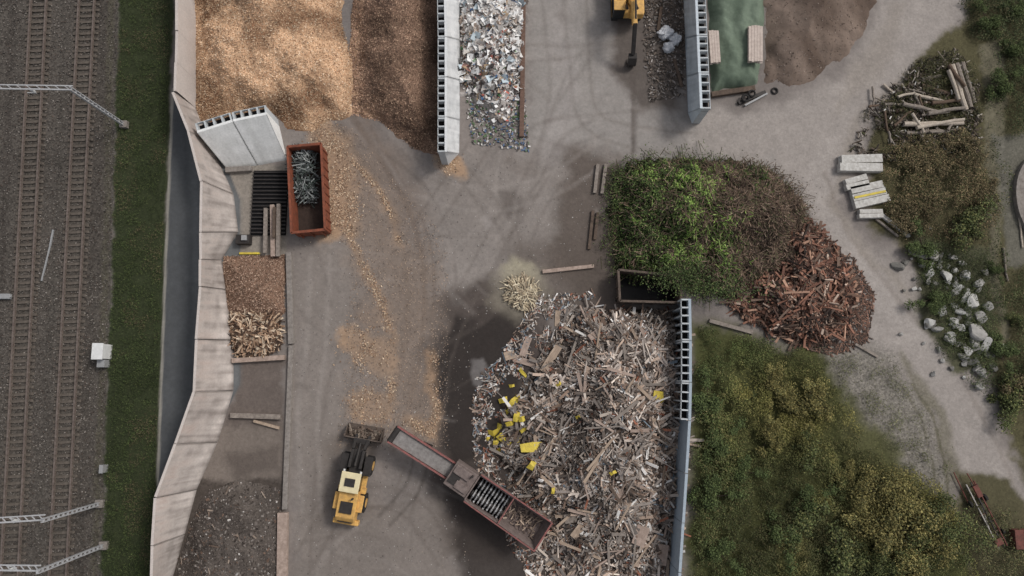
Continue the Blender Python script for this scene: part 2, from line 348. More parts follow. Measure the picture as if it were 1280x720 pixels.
def join(*L_):
    V=[];Q=[];C=[];b=0
    for v,q,c in L_: V.append(v);Q.append(q+b);C.append(c);b+=len(v)
    return np.concatenate(V),np.concatenate(Q),np.concatenate(C)
def stuff(name,data,label,cat,mt=None):
    o=wobj(name,*data,[mt or M_bits]); return meta(o,label,cat,kind="stuff")
# ---- wood chip heaps
p1=[(243,-60),(422,-60),(428,30),(440,70),(444,108),(436,146),(410,152),(392,165),(362,160),(342,141),(246,153),(243,90)]
def rdg(px,py):
    r=np.hypot(px-430,(py+90)*1.15)+14*np.sin(py/37.)+10*np.sin(px/29.)
    return np.sin(r/17.0)
def ex1(px,py): return 0.78+.18*rdg(px,py)+.2*np.exp(-((px-310)**2+(py-30)**2)/5000)
h1=Heap(p1,4.2,.75,1.0,.36,3,ex1)
def c1(gx,gy,px,py,z):
    f=fbm(gx*.36,gy*.36,5,5)*1.25-.12+.12*rdg(px,py); c=mixc((134,98,72),(212,174,138),sm((f-.22)*1.9)); dk=sm((14-sdf(px,py,p1))/14)[:,None]*.25  # fold shade painted in: tone follows the ridges, darker at the heap edge
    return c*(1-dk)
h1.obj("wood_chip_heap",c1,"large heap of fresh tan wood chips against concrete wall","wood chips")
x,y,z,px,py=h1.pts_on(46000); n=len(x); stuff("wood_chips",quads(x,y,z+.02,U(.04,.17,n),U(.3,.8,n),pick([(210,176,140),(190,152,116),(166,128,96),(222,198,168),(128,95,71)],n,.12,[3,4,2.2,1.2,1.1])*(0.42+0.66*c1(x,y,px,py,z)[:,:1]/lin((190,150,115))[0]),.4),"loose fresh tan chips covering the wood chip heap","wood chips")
p2=[(444,-60),(553,-60),(551,196),(536,190),(515,186),(500,172),(474,152),(440,144),(440,108),(438,60)]
h2=Heap(p2,3.6,.75,.7,.4,13)
def c2(gx,gy,px,py,z):
    f=fbm(gx*.4,gy*.4,5,5); c=mixc((92,72,59),(142,114,95),sm((f-.25)*2)); k=sm((32-np.abs(sdf(px,py,p2)))/32)*sm((505-px)/60)
    return c*(1-k[:,None])+lin((184,147,114))[None]*k[:,None]
h2.obj("wood_mulch_heap",c2,"heap of dark brown shredded wood beside white wall","wood mulch")
x,y,z,px,py=h2.pts_on(24000); n=len(x); stuff("mulch_chips",quads(x,y,z+.02,U(.05,.2,n),U(.2,.6,n),pick([(152,123,101),(126,98,80),(96,74,60),(182,152,125),(74,59,49)],n,.12,[3,4,3,1,1.1])*(.35+.65*c2(x,y,px,py,z)[:,:1]/lin((116,90,72))[0]),.4),"loose brown shreds covering the mulch heap","wood mulch")
V=[]
for pl,w in TR:
    pl=np.array(pl,float); seg=np.hypot(*np.diff(pl,axis=0).T); n=int(seg.sum()*max(w,8)*0.8)
    k=R.choice(len(seg),n,p=seg/seg.sum()); t=R.random(n); q=pl[k]+(pl[k+1]-pl[k])*t[:,None]+R.normal(0,w*.42,(n,2))
    x,y=W(q[:,0],q[:,1]); keep=fbm(x*.9,y*.9,3,19)>.36+.12*R.random(n); x=x[keep];y=y[keep];n=len(x)
    V.append(quads(x,y,.05+0*x,U(.04,.16,n),U(.3,.8,n),pick([(196,165,134),(174,142,113),(150,119,94),(212,189,160),(118,96,78)],n),.25))
q=flat_on(6500,[(380,150),(440,160),(560,300),(560,560),(420,560),(440,340)]); V.append(quads(q[0],q[1],.04+q[2],U(.04,.12,6500),U(.3,.8,6500),pick([(172,150,130),(150,129,112),(110,97,88)],6500),.2))
stuff("spilled_wood_chips",join(*V),"tan wood chips spilled in trails over the yard","wood chips")
q=flat_on(2800,[(365,290),(560,200),(760,190),(1000,200),(1050,250),(760,240),(700,360),(600,400),(560,600),(600,740),(365,740)])
n=len(q[0]); stuff("yard_grit",quads(q[0],q[1],.04+q[2],U(.03,.10,n),U(.4,1,n),pick([(156,150,145),(106,99,94),(88,81,77),(140,126,114),(176,171,166)],n),.2),"small stones and wood crumbs scattered on the yard","grit")
p3=[(279,320),(357,318),(357,392),(335,398),(300,396),(282,388),(278,345)]; h3=Heap(p3,1.4,.6,.2,.8,21,ragged=3)
h3.obj("bark_mulch_heap",lambda gx,gy,px,py,z:mixc((106,80,65),(146,116,96),fbm(gx,gy,4,9)),"low heap of brown shredded bark in a bay","wood mulch")
x,y,z,_,_=h3.pts_on(6000); stuff("bark_shreds",quads(x,y,z+.03,U(.05,.18,len(x)),U(.2,.6,len(x)),pick([(160,130,110),(130,102,83),(100,78,63),(182,154,132)],len(x))),"loose shreds on the bark heap in bay","wood mulch")
p4=[(288,392),(330,388),(350,400),(352,430),(335,443),(300,447),(288,430)]; h4=Heap(p4,1.3,.7,.2,.8,22,ragged=3)
h4.obj("firewood_heap",lambda gx,gy,px,py,z:mixc((60,48,40),(90,72,60),fbm(gx,gy,3,9)),"base of a scrap firewood heap in a bay","firewood")
x,y,z,_,_=h4.pts_on(750); n=750; stuff("firewood_sticks",sticks(x,y,z+U(0,.25,n),U(.4,1.5,n),U(.05,.17,n),U(.04,.12,n),pick([(190,162,134),(154,124,99),(112,87,69),(76,60,50),(206,185,160)],n),.25),"jumble of split firewood and slats","firewood")
p5=[(262,612),(300,600),(350,612),(352,640),(350,790),(190,790),(218,720),(240,650)]; h5=Heap(p5,1.6,.5,.5,.45,31)
h5.obj("rubble_heap",lambda gx,gy,px,py,z:mixc((58,52,48),(106,97,90),fbm(gx*.55,gy*.55,5,9)),"dark heap of soil and demolition rubble","rubble")
x,y,z,_,_=h5.pts_on(5200); n=5200; e_=np.exp(R.normal(-2.45,.5,n)).clip(.04,.45); k=45; stuff("rubble_pieces",join(sticks(x,y,z+.0,e_,e_*.7,e_*.5,pick([(88,80,74),(110,101,95),(134,126,119),(66,59,54),(186,180,174),(116,94,80)],n,.12,[5,4,1.4,4,.5,.8]),.5),
  sticks(x[:k],y[:k],z[:k]+.06,U(.2,.8,k),U(.05,.14,k),U(.03,.08,k),pick([(146,130,116),(118,101,88),(92,77,67)],k),.15)),"broken stones and wood scraps on the dark soil heap","rubble")
# rubbish heap
p6=[(577,-60),(654,-60),(652,110),(640,150),(618,158),(602,140),(590,118),(577,108)]; h6=Heap(p6,2.0,.7,.6,.7,41,ragged=14)
h6.obj("rubbish_heap",lambda gx,gy,px,py,z:mixc((98,90,85),(170,163,158),sm(fbm(gx*.7,gy*.7,4,9)*2-.5)),"grey base of mixed rubbish heap beside wall","rubbish")
x,y,z,px,py=h6.pts_on(10500); f=fbm(x*.7,y*.7,3,66); keep=R.random(len(x))<np.clip(1.15-.0068*py,0.12,1)*(.2+1.5*f); x,y,z,py_=x[keep],y[keep],z[keep],py[keep]; n=len(x); s_=np.exp(R.normal(-1.8,.6,n)).clip(.05,1.1)
b_=R.random(n)<.075*np.clip(1.2-py_/130,0.15,1); k=b_.sum()
stuff("rubbish_pieces",join(sticks(x,y,z+U(0,.2,n),s_,s_*U(.3,.9,n),U(.02,.1,n),pick([(226,223,220),(190,183,178),(150,141,136),(104,95,90),(236,235,233),(104,132,136),(176,130,118),(66,62,60),(90,128,84),(84,114,152),(176,154,128),(190,110,96)],n,.1,[5,4,3.2,2.6,3.5,.6,1.2,1.4,.4,.6,2,.4],0),.5),
  quads(x[b_],y[b_],z[b_]+U(.1,.3,k),U(.35,1.05,k),U(.5,.9,k),pick([(236,235,233),(218,214,210),(194,188,182),(176,160,148),(184,196,202)],k,.08,[5,4,2.5,1.5,.8],0),.3,CV)),"mixed white, grey and coloured plastic and plaster scraps","rubbish")
q=flat_on(900,[(575,90),(655,100),(662,190),(590,180)]); stuff("stray_rubbish",sticks(q[0],q[1],.08+q[2],U(.06,.32,900),U(.05,.2,900),U(.02,.08,900),pick([(200,196,192),(150,143,138),(96,90,86),(96,120,84),(90,110,140)],900),.3),"stray rubbish scraps at the heap foot","rubbish")
# soil heap
p7=[(958,-60),(1100,-60),(1090,20),(1060,66),(1020,96),(985,108),(958,100),(955,40)]
h7=Heap(p7,2.6,.6,.2,.3,51,lambda px,py:0.85+.1*np.sin((px*.8+py)/13),ragged=9)
M_soil=attrmat("smooth_soil",.8,.1,5,.12,.95,.25)
h7.obj("soil_heap",lambda gx,gy,px,py,z:mixc((92,77,67),(130,113,101),sm(fbm(gx*.35+gy*.2,gy*.25,4,9)*1.6-.3)),"smooth heap of brown soil at the road edge","soil",mt=M_soil)
x,y,z,_,_=h7.pts_on(900); stuff("soil_clods",sticks(x,y,z+.0,U(.04,.12,900),U(.04,.12,900),U(.03,.08,900),pick([(118,103,92),(96,82,72),(140,126,115)],900),.5),"small clods on the soil heap","soil")
# ---- demolition wood heap
p10=[(700,402),(716,386),(740,384),(760,387),(850,388),(858,430),(862,520),(852,600),(845,780),(665,780),(676,700),(668,640),(646,600),(626,560),(628,530),(652,490),(674,448)]
def ex10(px,py): return .6+.55*np.exp(-(((px-775)/85)**2+((py-540)/130)**2))
h10=Heap(p10,3.0,.5,1.1,.42,61,ex10,ragged=17)
def c10(gx,gy,px,py,z): return mixc((54,47,43),(110,99,92),fbm(gx*.7,gy*.7,4,9))  # base colour kept dark to paint the shaded gaps between boards
h10.obj("demolition_wood_heap",c10,"base of a wide demolition wood heap against wall","wood waste")
PALW=[(202,188,175),(166,155,146),(182,160,143),(130,109,95),(84,73,66),(230,226,221),(146,135,127),(118,130,140),(156,102,80),(102,92,85)]
x,y,z,px,py=h10.pts_on(38000); n=len(x); f=fbm(x*.5,y*.5,4,67); f3=fbm(x*.22,y*.22,3,69); fl=fbm(x*1.0,y*1.0,3,70)
keep=R.random(n)<.22+.78*sm((fl-.38)*7); x,y,z,px,py,f,f3=[a[keep] for a in (x,y,z,px,py,f,f3)]; n=len(x)
ang=np.arctan2(y-float(W(770,540)[1]),x-float(W(770,540)[0]))+1.2*(fbm(x*.35,y*.35,2,72)-.5)*3
yaw=np.where(R.random(n)<.35,ang+R.normal(0,.4,n),U(0,3.14,n))
big=(R.random(n)<.06+.12*sm((f3-.45)*6))
ln=np.where(big,np.exp(R.normal(.25,.45,n)),np.exp(R.normal(-1.45,.65,n))).clip(.06,3.2)
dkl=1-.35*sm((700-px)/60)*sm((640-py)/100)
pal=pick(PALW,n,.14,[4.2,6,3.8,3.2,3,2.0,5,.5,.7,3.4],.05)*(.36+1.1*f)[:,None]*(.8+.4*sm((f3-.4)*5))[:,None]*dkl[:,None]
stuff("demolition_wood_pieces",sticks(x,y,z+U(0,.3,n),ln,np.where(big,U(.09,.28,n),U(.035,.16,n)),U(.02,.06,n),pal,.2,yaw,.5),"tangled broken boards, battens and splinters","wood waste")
q=flat_on(4200,[(590,480),(640,420),(675,368),(745,366),(720,400),(660,490),(650,600),(700,700),(670,740),(620,650),(592,580)]); keep=fbm(q[0]*.7,q[1]*.7,3,5)>.46; q=[a[keep] for a in q]; n=len(q[0])
stuff("stray_wood_pieces",sticks(q[0],q[1],.05+q[2],np.exp(R.normal(-1.4,.65,n)).clip(.06,1.8),U(.03,.15,n),U(.02,.05,n),pick(PALW,n)*.85,.08),"loose splinters around the demolition wood heap","wood waste")
PC={}
def plank(name,px,py,l,w,t,yaw,mt,label,heap=None,dz=.35,pit=0,group=None,cat="plank",bend=False):
    x,y=W(px,py); z=(max(0,float(heap.h(np.array([float(x)]),np.array([float(y)]))[0][0])) if heap else 0); z+=dz if z>.3 else .06
    key=(mt.name,random.randrange(4) if bend else 0)
    if key not in PC:
        b=MB()
        if bend:
            o_=[(random.uniform(-.55,-.4),random.uniform(-.5,-.3),0),(random.uniform(-.1,.1),random.uniform(-.55,-.35),random.uniform(1,4)),(random.uniform(.4,.55),random.uniform(-.4,-.2),0),(random.uniform(.3,.55),random.uniform(.2,.5),0),(random.uniform(-.1,.1),random.uniform(.3,.5),random.uniform(1,4)),(random.uniform(-.55,-.35),random.uniform(.2,.5),0)]
            v=o_+[(p[0],p[1],p[2]-1) for p in o_]; b.add(v,[[0,1,4,5],[1,2,3,4],[11,10,7,6],[10,9,8,7]]+[[i,(i+1)%6,(i+1)%6+6,i+6][::-1] for i in range(6)])
        else: b.box((0,0,0),(1,1,1))
        o=b.obj(name,[mt]); PC[key]=o.data; bpy.data.objects.remove(o)
    o=bpy.data.objects.new(name,PC[key]); o.location=(float(x),float(y),max(z,t/2)); o.scale=(l,w,t); o.rotation_euler=(random.gauss(0,pit),random.gauss(0,pit),yaw); link(o)
    return meta(o,label,cat,group)
for k in range(125):
    while True:
        px=random.uniform(620,858); py=random.uniform(385,715)
        if sdf(np.array([px]),np.array([py]),p10)[0]>8: break
    mt,lb=random.choice([(M_wood,"pale raw board lying on the demolition wood heap"),(M_woodg,"weathered grey board on the demolition wood heap"),(M_woodp,"pinkish batten on the demolition wood heap"),(M_woodd,"dark brown beam on the demolition wood heap")])
    plank("wood_plank",px,py,random.uniform(1.2,3.8),random.uniform(.1,.28),.06,random.uniform(0,3.14),mt,lb,h10,.36,.12,"boards on the demolition wood heap")
for (px,py,l,w,a) in [(716,391,1.6,.9,.3),(657,433,1.9,.6,1.2),(688,449,2.8,.7,1.0),(637,444,1.0,.8,.3),(697,398,1.5,.5,1.5),(656,452,2.2,.6,-.3),(795,663,1.7,1.1,1.2),(712,645,1.1,.8,.2),(690,705,1.2,.9,.3),(825,690,1.8,.9,1.4),(740,420,1.1,.6,.6),(770,610,1.2,.7,2.0),(720,660,1.3,.7,.9)]:
    plank("chipboard_sheet",px,py,l,w,.07,a,random.choice([M_wood,M_woodg,M_woodp]),"flat chipboard sheet on the demolition wood heap",h10,.42,.06,"chipboard sheets on the demolition wood heap","chipboard")
for k,(px,py,l,w,a) in enumerate([(630,500,.9,.5,.3),(642,503,1.2,.6,.8),(618,540,1.1,.6,.2),(626,533,1.1,.5,-.3),(628,545,.9,.8,.9),(665,558,2.0,.85,.05),(646,520,.9,.5,1.2),(655,535,1.0,.5,.6),(664,578,.8,.6,1.0),(817,496,1.1,1.0,1.2),(653,465,1.1,.3,-.9),(700,432,.5,.3,.4),(620,552,.8,.5,1.4),(646,550,.7,.5,.1),(760,585,.6,.3,.4),(638,528,.8,.5,.4),(697,480,.5,.3,.7),(635,515,.7,.4,1.9),(652,523,.6,.5,.2),(648,495,.5,.3,.2),(624,562,.7,.4,.6),(638,556,.5,.4,2.0),(640,482,.5,.3,.2),(610,548,.4,.3,1.0),(720,520,.5,.3,.4),(690,610,.6,.3,1.4)]):
    plank("yellow_sheet",px,py,l*1.1,w*1.2,.06,a,M_yel,"crumpled yellow sheet thrown on the wood heap",h10,.46,.2,"crumpled yellow sheets","plastic sheet",bend=True)
p11=[(630,352),(655,345),(672,356),(672,378),(655,390),(635,378)]; h11=Heap(p11,.6,.6,.1,1,71,ragged=2)
h11.obj("lath_heap",lambda gx,gy,px,py,z:mixc((120,112,98),(156,146,126),fbm(gx,gy,3,9)),"small mound under pale laths and sawdust","wood waste")
x,y,z,_,_=h11.pts_on(230); n=230; a=np.arctan2(y-y.mean(),x-x.mean()); stuff("pale_laths",sticks(x,y,z+U(.02,.2,n),U(.4,1.2,n),U(.04,.1,n),U(.03,.06,n),pick([(214,200,172),(196,180,150),(164,146,122)],n),.15,np.where(R.random(n)<.5,a+R.normal(0,.5,n),U(0,3.1,n))),"pile of pale thin laths on the yard","wood waste")
# ---- brush heap
p8=[(768,222),(795,208),(850,200),(900,205),(945,212),(985,235),(1000,270),(990,320),(930,355),(900,366),(870,362),(820,346),(790,340),(770,330),(762,280)]
h8=Heap(p8,3.0,.8,1.6,.38,81,ragged=18)
h8.obj("brush_heap",lambda gx,gy,px,py,z:mixc((42,44,30),(72,60,50),sm((px-860+70*(fbm(gx*.3,gy*.3,4,83)-.5))/90)),"big heap of cut green branches and brown brushwood","green waste")
x,y,z,px,py=h8.pts_on(42000); n=len(x); f=fbm(x*.6,y*.6,4,3); f2=fbm(x*.3,y*.3,4,83); ff=fbm(x*1.2,y*1.2,3,85); g_=sm((950-px+280*(f2-.5))/120)*.95; br=1.1*np.exp(-(((px-868-6*np.sin(py/20))/32)**2))*sm((356-py)/20)+.7*sm((f2-.5)*6)*sm((890-px)/40)
cg=pick([(84,102,54),(68,86,46),(106,124,66),(52,64,38),(124,130,80),(100,88,62)],n,.16,[4,4,2.4,2.3,1,.8],.08); cb=pick([(132,110,92),(108,90,76),(84,71,62),(154,132,114),(98,98,68)],n,.16,[3,4,2.5,1.4,1.8],.1); cbr=pick([(136,162,78),(112,142,64),(154,176,98)],n,.12,None,.06)
C=np.where((R.random(n)<g_)[:,None],cg,cb); C=np.where((R.random(n)<br*.85*sm((ff-.40)*7))[:,None],cbr,C); C=C*(0.30+.7*f+.75*ff)[:,None]
m=R.random(n)<(.2+.76*g_)
stuff("brush_leafage",quads(x[m],y[m],(z+U(0,.9,n)*ff)[m],U(.09,.26,n)[m],U(.6,1.1,n)[m],C[m],.38,LV),"dark and bright green leaves of cut branches","green waste",M_leaf)
m=~m; k=m.sum(); gt=(R.random(k)<.6)[:,None]; stuff("brush_twigs",sticks(x[m],y[m],z[m]+U(.05,.6,k),U(.2,1.4,k),U(.025,.06,k),U(.025,.06,k),np.where(gt,cb[m]*(0.4+.6*f[m]+.5*ff[m])[:,None],C[m]),.35),"tangle of brown twigs on the brush heap","green waste")
A8=smooth(p8+[p8[0]],12); i=R.integers(0,len(A8),700); q=A8[i]+R.normal(0,6,(700,2)); x,y=W(q[:,0],q[:,1]); gq=q[:,0]<910; cx,cy=W(870,280)
yw=np.arctan2(y-cy,x-cx)+R.normal(0,.7,700)
stuff("fringe_branches",join(sticks(x,y,U(.1,.8,700),U(.4,1.5,700),U(.03,.05,700),U(.03,.05,700),np.where(gq[:,None],pick([(78,74,52),(64,60,44),(102,92,70)],700),pick([(114,96,82),(86,72,62)],700)),.3,yw),
  quads(np.repeat(x,6)+R.normal(0,.35,4200),np.repeat(y,6)+R.normal(0,.35,4200),U(.1,1.0,4200),U(.08,.24,4200),U(.5,.9,4200),np.where(np.repeat(gq,6)[:,None],pick([(82,100,54),(66,82,44),(108,126,68)],4200),pick([(106,92,72),(90,86,62),(82,70,58)],4200)),.5,LV)),"ragged branches sticking out around the brush heap","green waste",M_leaf)
px=np.concatenate([R.normal(852,20,1900),R.normal(900,30,800)]); py=np.concatenate([R.normal(343,11,1900),R.normal(362,7,800)]); n=len(px); x,y=W(px,py,2.6)
stuff("overhanging_leafage",quads(x,y,2.3+U(0,1.0,n),U(.1,.26,n),U(.5,.9,n),pick([(82,98,56),(66,80,46),(114,130,72),(96,86,66)],n,.18,[4,4,1.5,1]),.5,LV),"leafy branches hanging over the open container","green waste",M_leaf)
p9=[(975,275),(1005,278),(1030,303),(1055,335),(1064,375),(1052,404),(1025,422),(985,424),(950,403),(920,382),(915,364),(950,350),(980,320)]
h9=Heap(p9,1.3,.45,.75,.5,91,ragged=18)
h9.obj("root_wood_heap",lambda gx,gy,px,py,z:mixc((60,48,43),(96,78,69),fbm(gx,gy,3,9)),"heap of reddish brown root wood and offcuts","root wood")
x,y,z,px,py=h9.pts_on(5200,[(px_+(7 if px_>980 else -6),py_+(5 if py_>350 else -4)) for px_,py_ in p9]); keep=R.random(len(x))<.25+.75*sm((fbm(x*.9,y*.9,3,95)-.34)*6); x,y,z,px=x[keep],y[keep],z[keep],px[keep]; n=len(x); big=R.random(n)<.15; C=pick([(150,106,86),(116,82,68),(174,136,113),(90,68,59),(72,60,54),(194,170,152),(124,102,88)],n,.14,[4,4,2.4,3.6,3.2,1,3.2])
yaw=np.where(R.random(n)<.25,np.where(px<985,R.normal(-.25,.5,n),R.normal(1.0,.6,n)),U(0,3.14,n))
stuff("root_wood_pieces",sticks(x,y,z+U(0,.4,n),np.where(big,U(.9,2.4,n),np.exp(R.normal(-1.05,.55,n)).clip(.1,1.4)),np.where(big,U(.12,.26,n),U(.05,.2,n)),U(.04,.12,n),C*(.4+1.0*fbm(x*.8,y*.8,3,15))[:,None],.28,yaw),"jumbled reddish root wood and long split timber","root wood")
q=flat_on(1500,[(895,375),(950,400),(985,430),(1040,445),(1084,428),(1094,370),(1065,320),(1050,425),(985,425),(930,385)]); n=len(q[0])
stuff("stray_root_wood",sticks(q[0],q[1],.05+q[2],np.exp(R.normal(-1.4,.6,n)).clip(.05,1.3),U(.03,.12,n),U(.03,.08,n),pick([(144,108,90),(104,84,73),(80,67,60)],n),.15),"scattered root wood pieces around the heap foot","root wood")
# ---- vegetation cover
def cover(name,pts,n,label,pal,w,hmax=1.0,sz=(.09,.24),seed=101,cf=None,amp=.5,gain=1.3,holes=.3,con=.9):
    hh=Heap(pts,hmax,.6,amp,.3,seed,ragged=22)
    x,y,z,px,py=hh.pts_on(n); f=fbm(x*.28,y*.28,5,seed); ff=fbm(x*.9,y*.9,3,seed+3); C=pick(pal,n,.14,w)
    if cf is not None: C=cf(C,px,py,f)
    C=C*(gain*np.clip(1+con*(1.5*(f-.5)+1.0*(ff-.5)),.3,1.8))[:,None]
    z=np.maximum(z,0)*(.5*f+.5*ff)*1.3
    inside=hh.h(x,y)[1]
    keep=R.random(n)<(sm((ff-holes)*5)*.85+.15)*sm(inside/2.2+.1)
    d=quads(x[keep],y[keep],z[keep]+U(.0,.25,n)[keep],U(sz[0],sz[1],n)[keep],U(.35,.8,n)[keep],C[keep],.45,LV)
    return stuff(name,d,label,"vegetation",M_leaf)
pv=[(868,400),(940,420),(1000,428),(1024,440),(1052,490),(1080,545),(1120,575),(1180,605),(1210,660),(1228,780),(860,780),(863,560)]
def cfv(C,px,py,f):
    n=len(px); k=np.clip(np.exp(-(((px-985)/65)**2+((py-515)/55)**2))*.9+np.exp(-(((px-1125)/70)**2+((py-635)/60)**2))*.8+.55*sm((f-.46)*6)*sm((px-890)/50),0,1)*.8
    t=(C@LUM)/(lin((80,90,45))@LUM); ye=lin((122,114,64))[None]*t.clip(.5,1.5)[:,None]; C=C*(1-k[:,None])+ye*k[:,None]
    b=np.exp(-(((px-990)/110)**2+((py-680)/60)**2))*.4+.35*np.exp(-(((px-1075)/45)**2+((py-560)/40)**2)); br=lin((90,82,58))[None]*t.clip(.5,1.5)[:,None]*.9; C=C*(1-b[:,None])+br*b[:,None]
    sg=np.exp(-(((px-910)/50)**2+((py-430)/30)**2))*.6; C=C*(1-sg[:,None])+lin((80,92,52))[None]*t.clip(.8,1.2)[:,None]*sg[:,None]
    dk=np.exp(-(((px-950)/60)**2+((py-640)/50)**2))*.3; return C*(1-dk[:,None])
cover("undergrowth",pv,135000,"dense green and yellowing undergrowth beside the yard",[(80,88,50),(66,76,42),(96,102,58),(108,100,64),(60,64,40)],[4,4,3,1.8,2],1.2,cf=cfv)
cover("grass_fringe",[(1010,430),(1120,440),(1190,560),(1205,640),(1110,610),(1040,500)],15000,"sparse weeds growing in grey gravel",[(92,96,62),(112,108,78),(76,82,52)],[3,2,2],.15,(.06,.17),111,amp=.05,holes=.46)
pt=[(1095,190),(1130,165),(1200,150),(1222,170),(1248,230),(1245,300),(1200,318),(1140,300),(1110,290),(1100,250)]
cover("scrub",pt,30000,"brown and olive scrub beside the gravel road",[(110,98,68),(84,84,54),(130,112,82),(100,84,64),(70,70,46)],[3,3.2,2,2,2],1.2,seed=121)
cover("roadside_weeds",[(1195,-60),(1340,-60),(1340,175),(1255,180),(1235,60),(1195,40)],32000,"dark green weeds on the bank by the road",[(62,72,44),(80,86,54),(98,92,64),(50,58,38)],[4,3,2,3],.9,seed=131)
cover("bank_weeds",[(1215,40),(1262,120),(1262,330),(1340,330),(1340,600),(1275,560),(1255,470),(1240,330),(1235,180)],26000,"patchy weeds along the bank",[(72,82,48),(92,92,60),(60,68,42),(112,102,74)],[4,3,3,1.5],.7,seed=141)
cover("stony_weeds",[(1130,290),(1250,300),(1262,495),(1215,495),(1155,420)],20000,"dark weeds growing between pale stones",[(66,76,44),(86,90,56),(54,62,38)],[3,2,3],.4,(.07,.2),151,amp=.1,holes=.2)
cover("edge_weeds",[(1070,150),(1110,100),(1160,60),(1190,60),(1225,90),(1230,160),(1190,175),(1100,180),(1080,195)],12000,"weeds around the stacked logs",[(72,74,46),(90,84,56),(58,58,40)],[3,2,3],.4,(.08,.22),152,amp=.1)
cover("corner_weeds",[(1190,610),(1260,630),(1340,700),(1340,780),(1220,780),(1200,680)],14000,"olive weeds around the parked farm implement",[(82,84,52),(102,94,64),(62,62,42)],[3,2,3],.6,seed=153)
pg=[(152,-60),(214,-60),(211,110),(203,330),(195,600),(188,780),(126,780),(136,500),(142,300)]
x,y,z,px,py=flat_on(46000,pg); n=len(x); f=fbm(x*.35,y*.35,4,7); ff=fbm(x*1.2,y*1.2,3,8); keep=R.random(n)<.25+.75*sm((ff-.3)*4); brn=R.random(n)<sm((f-.5)*7)*.5
C=np.where(brn[:,None],pick([(98,88,64),(82,74,54)],n),pick([(74,88,48),(60,72,40),(90,100,56),(50,56,36)],n,.16,[4,4,2,2.5]))*(0.35+.9*f+.5*ff)[:,None]
stuff("verge_grass",quads(x[keep],y[keep],.04+U(0,.25,n)[keep],U(.07,.24,n)[keep],U(.2,.5,n)[keep],C[keep],.5,LV),"dark green grass verge beside the railway","grass",M_leaf)
# ---- shrubs / trees
def shrubmesh(seed,n,rad,hgt,pal,w):
    rr=np.random.default_rng(seed); k=16; cc=np.stack([rr.normal(0,rad*.55,k),rr.normal(0,rad*.55,k),rr.uniform(hgt*.2,hgt*.85,k)],1); cr=rr.uniform(.2,.5,k)*rad
    i=rr.integers(0,k,n); d=rr.normal(0,1,(n,3)); d/=np.linalg.norm(d,axis=1)[:,None]; r=cr[i]*rr.uniform(.3,1.35,n)
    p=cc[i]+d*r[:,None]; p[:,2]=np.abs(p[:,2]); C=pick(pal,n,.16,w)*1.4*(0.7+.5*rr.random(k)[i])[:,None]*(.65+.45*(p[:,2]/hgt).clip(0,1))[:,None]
    v,q,c=scat(LV,QQ,p,np.stack([rr.uniform(.09,.24,n)]*2+[np.ones(n)],1),rr.uniform(0,6.28,n),rr.normal(0,.45,n),rr.normal(0,.45,n),C)
    cm=mesh("crown",v,q,c,[M_leaf]); b=MB()
    b.cyl((0,0,-.1),(0.05,0,hgt*.4),.11,7,0,.07)
    for t in cc: b.cyl((0.05,0,hgt*.3),tuple(t),.06,5,0,.02)
    o=b.obj("trunk",[M_bark]); tm=o.data; bpy.data.objects.remove(o); return cm,tm
palA=([(82,90,50),(70,78,44),(104,104,60),(62,66,42)],[3,3,2,2]); palB=([(120,110,62),(100,96,52),(132,122,72),(82,82,50)],[3,3,2,2]); palC=([(72,84,46),(60,70,40),(86,96,54)],[3,3,2]); palD=([(114,100,72),(92,82,58),(80,78,52),(130,114,84)],[3,3,2,1])
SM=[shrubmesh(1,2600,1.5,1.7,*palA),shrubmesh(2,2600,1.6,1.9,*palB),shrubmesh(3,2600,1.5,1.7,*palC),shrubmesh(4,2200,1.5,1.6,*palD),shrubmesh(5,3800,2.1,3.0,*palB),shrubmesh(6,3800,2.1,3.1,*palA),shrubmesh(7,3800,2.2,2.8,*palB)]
LB=["olive green leafy shrub in the undergrowth","yellowing autumn shrub in the undergrowth","dark green shrub in the undergrowth","brownish scrubby bush by the gravel road","tall yellow-olive shrub at the undergrowth edge","tall green shrub at the undergrowth edge","broad yellow-olive shrub at the undergrowth edge"]
SH=[(885,500,2),(925,490,0),(965,480,1),(985,505,1),(900,555,2),(960,545,1),(1015,505,1),(1005,560,0),(925,590,2),(888,620,2),(1045,600,0),(1085,612,4),(1115,628,6),(1150,640,6),(1120,660,4),(1080,655,1),(1160,680,1),(1130,695,6),(1010,625,2),(895,690,2),(970,670,2),(1040,690,0),(1165,652,5),(1055,590,1),(1000,655,0),(1105,700,5),(1075,700,0),
 (1150,200,3),(1200,195,3),(1225,240,3),(1160,250,3),(1130,275,3),(1205,285,0),(1232,30,2),(1265,70,2),(1270,20,2),(1250,110,2),(1266,400,0),(1270,480,3),(1150,310,2),(1240,340,2),(1160,375,2),(1245,440,2),(1252,500,0)]
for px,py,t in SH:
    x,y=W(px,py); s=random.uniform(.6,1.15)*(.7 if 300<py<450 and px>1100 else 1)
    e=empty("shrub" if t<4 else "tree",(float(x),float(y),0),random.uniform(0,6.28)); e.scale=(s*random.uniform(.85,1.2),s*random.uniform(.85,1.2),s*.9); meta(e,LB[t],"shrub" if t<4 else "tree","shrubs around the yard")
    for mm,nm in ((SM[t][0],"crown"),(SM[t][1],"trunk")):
        o=bpy.data.objects.new(nm,mm); o.parent=e; link(o)
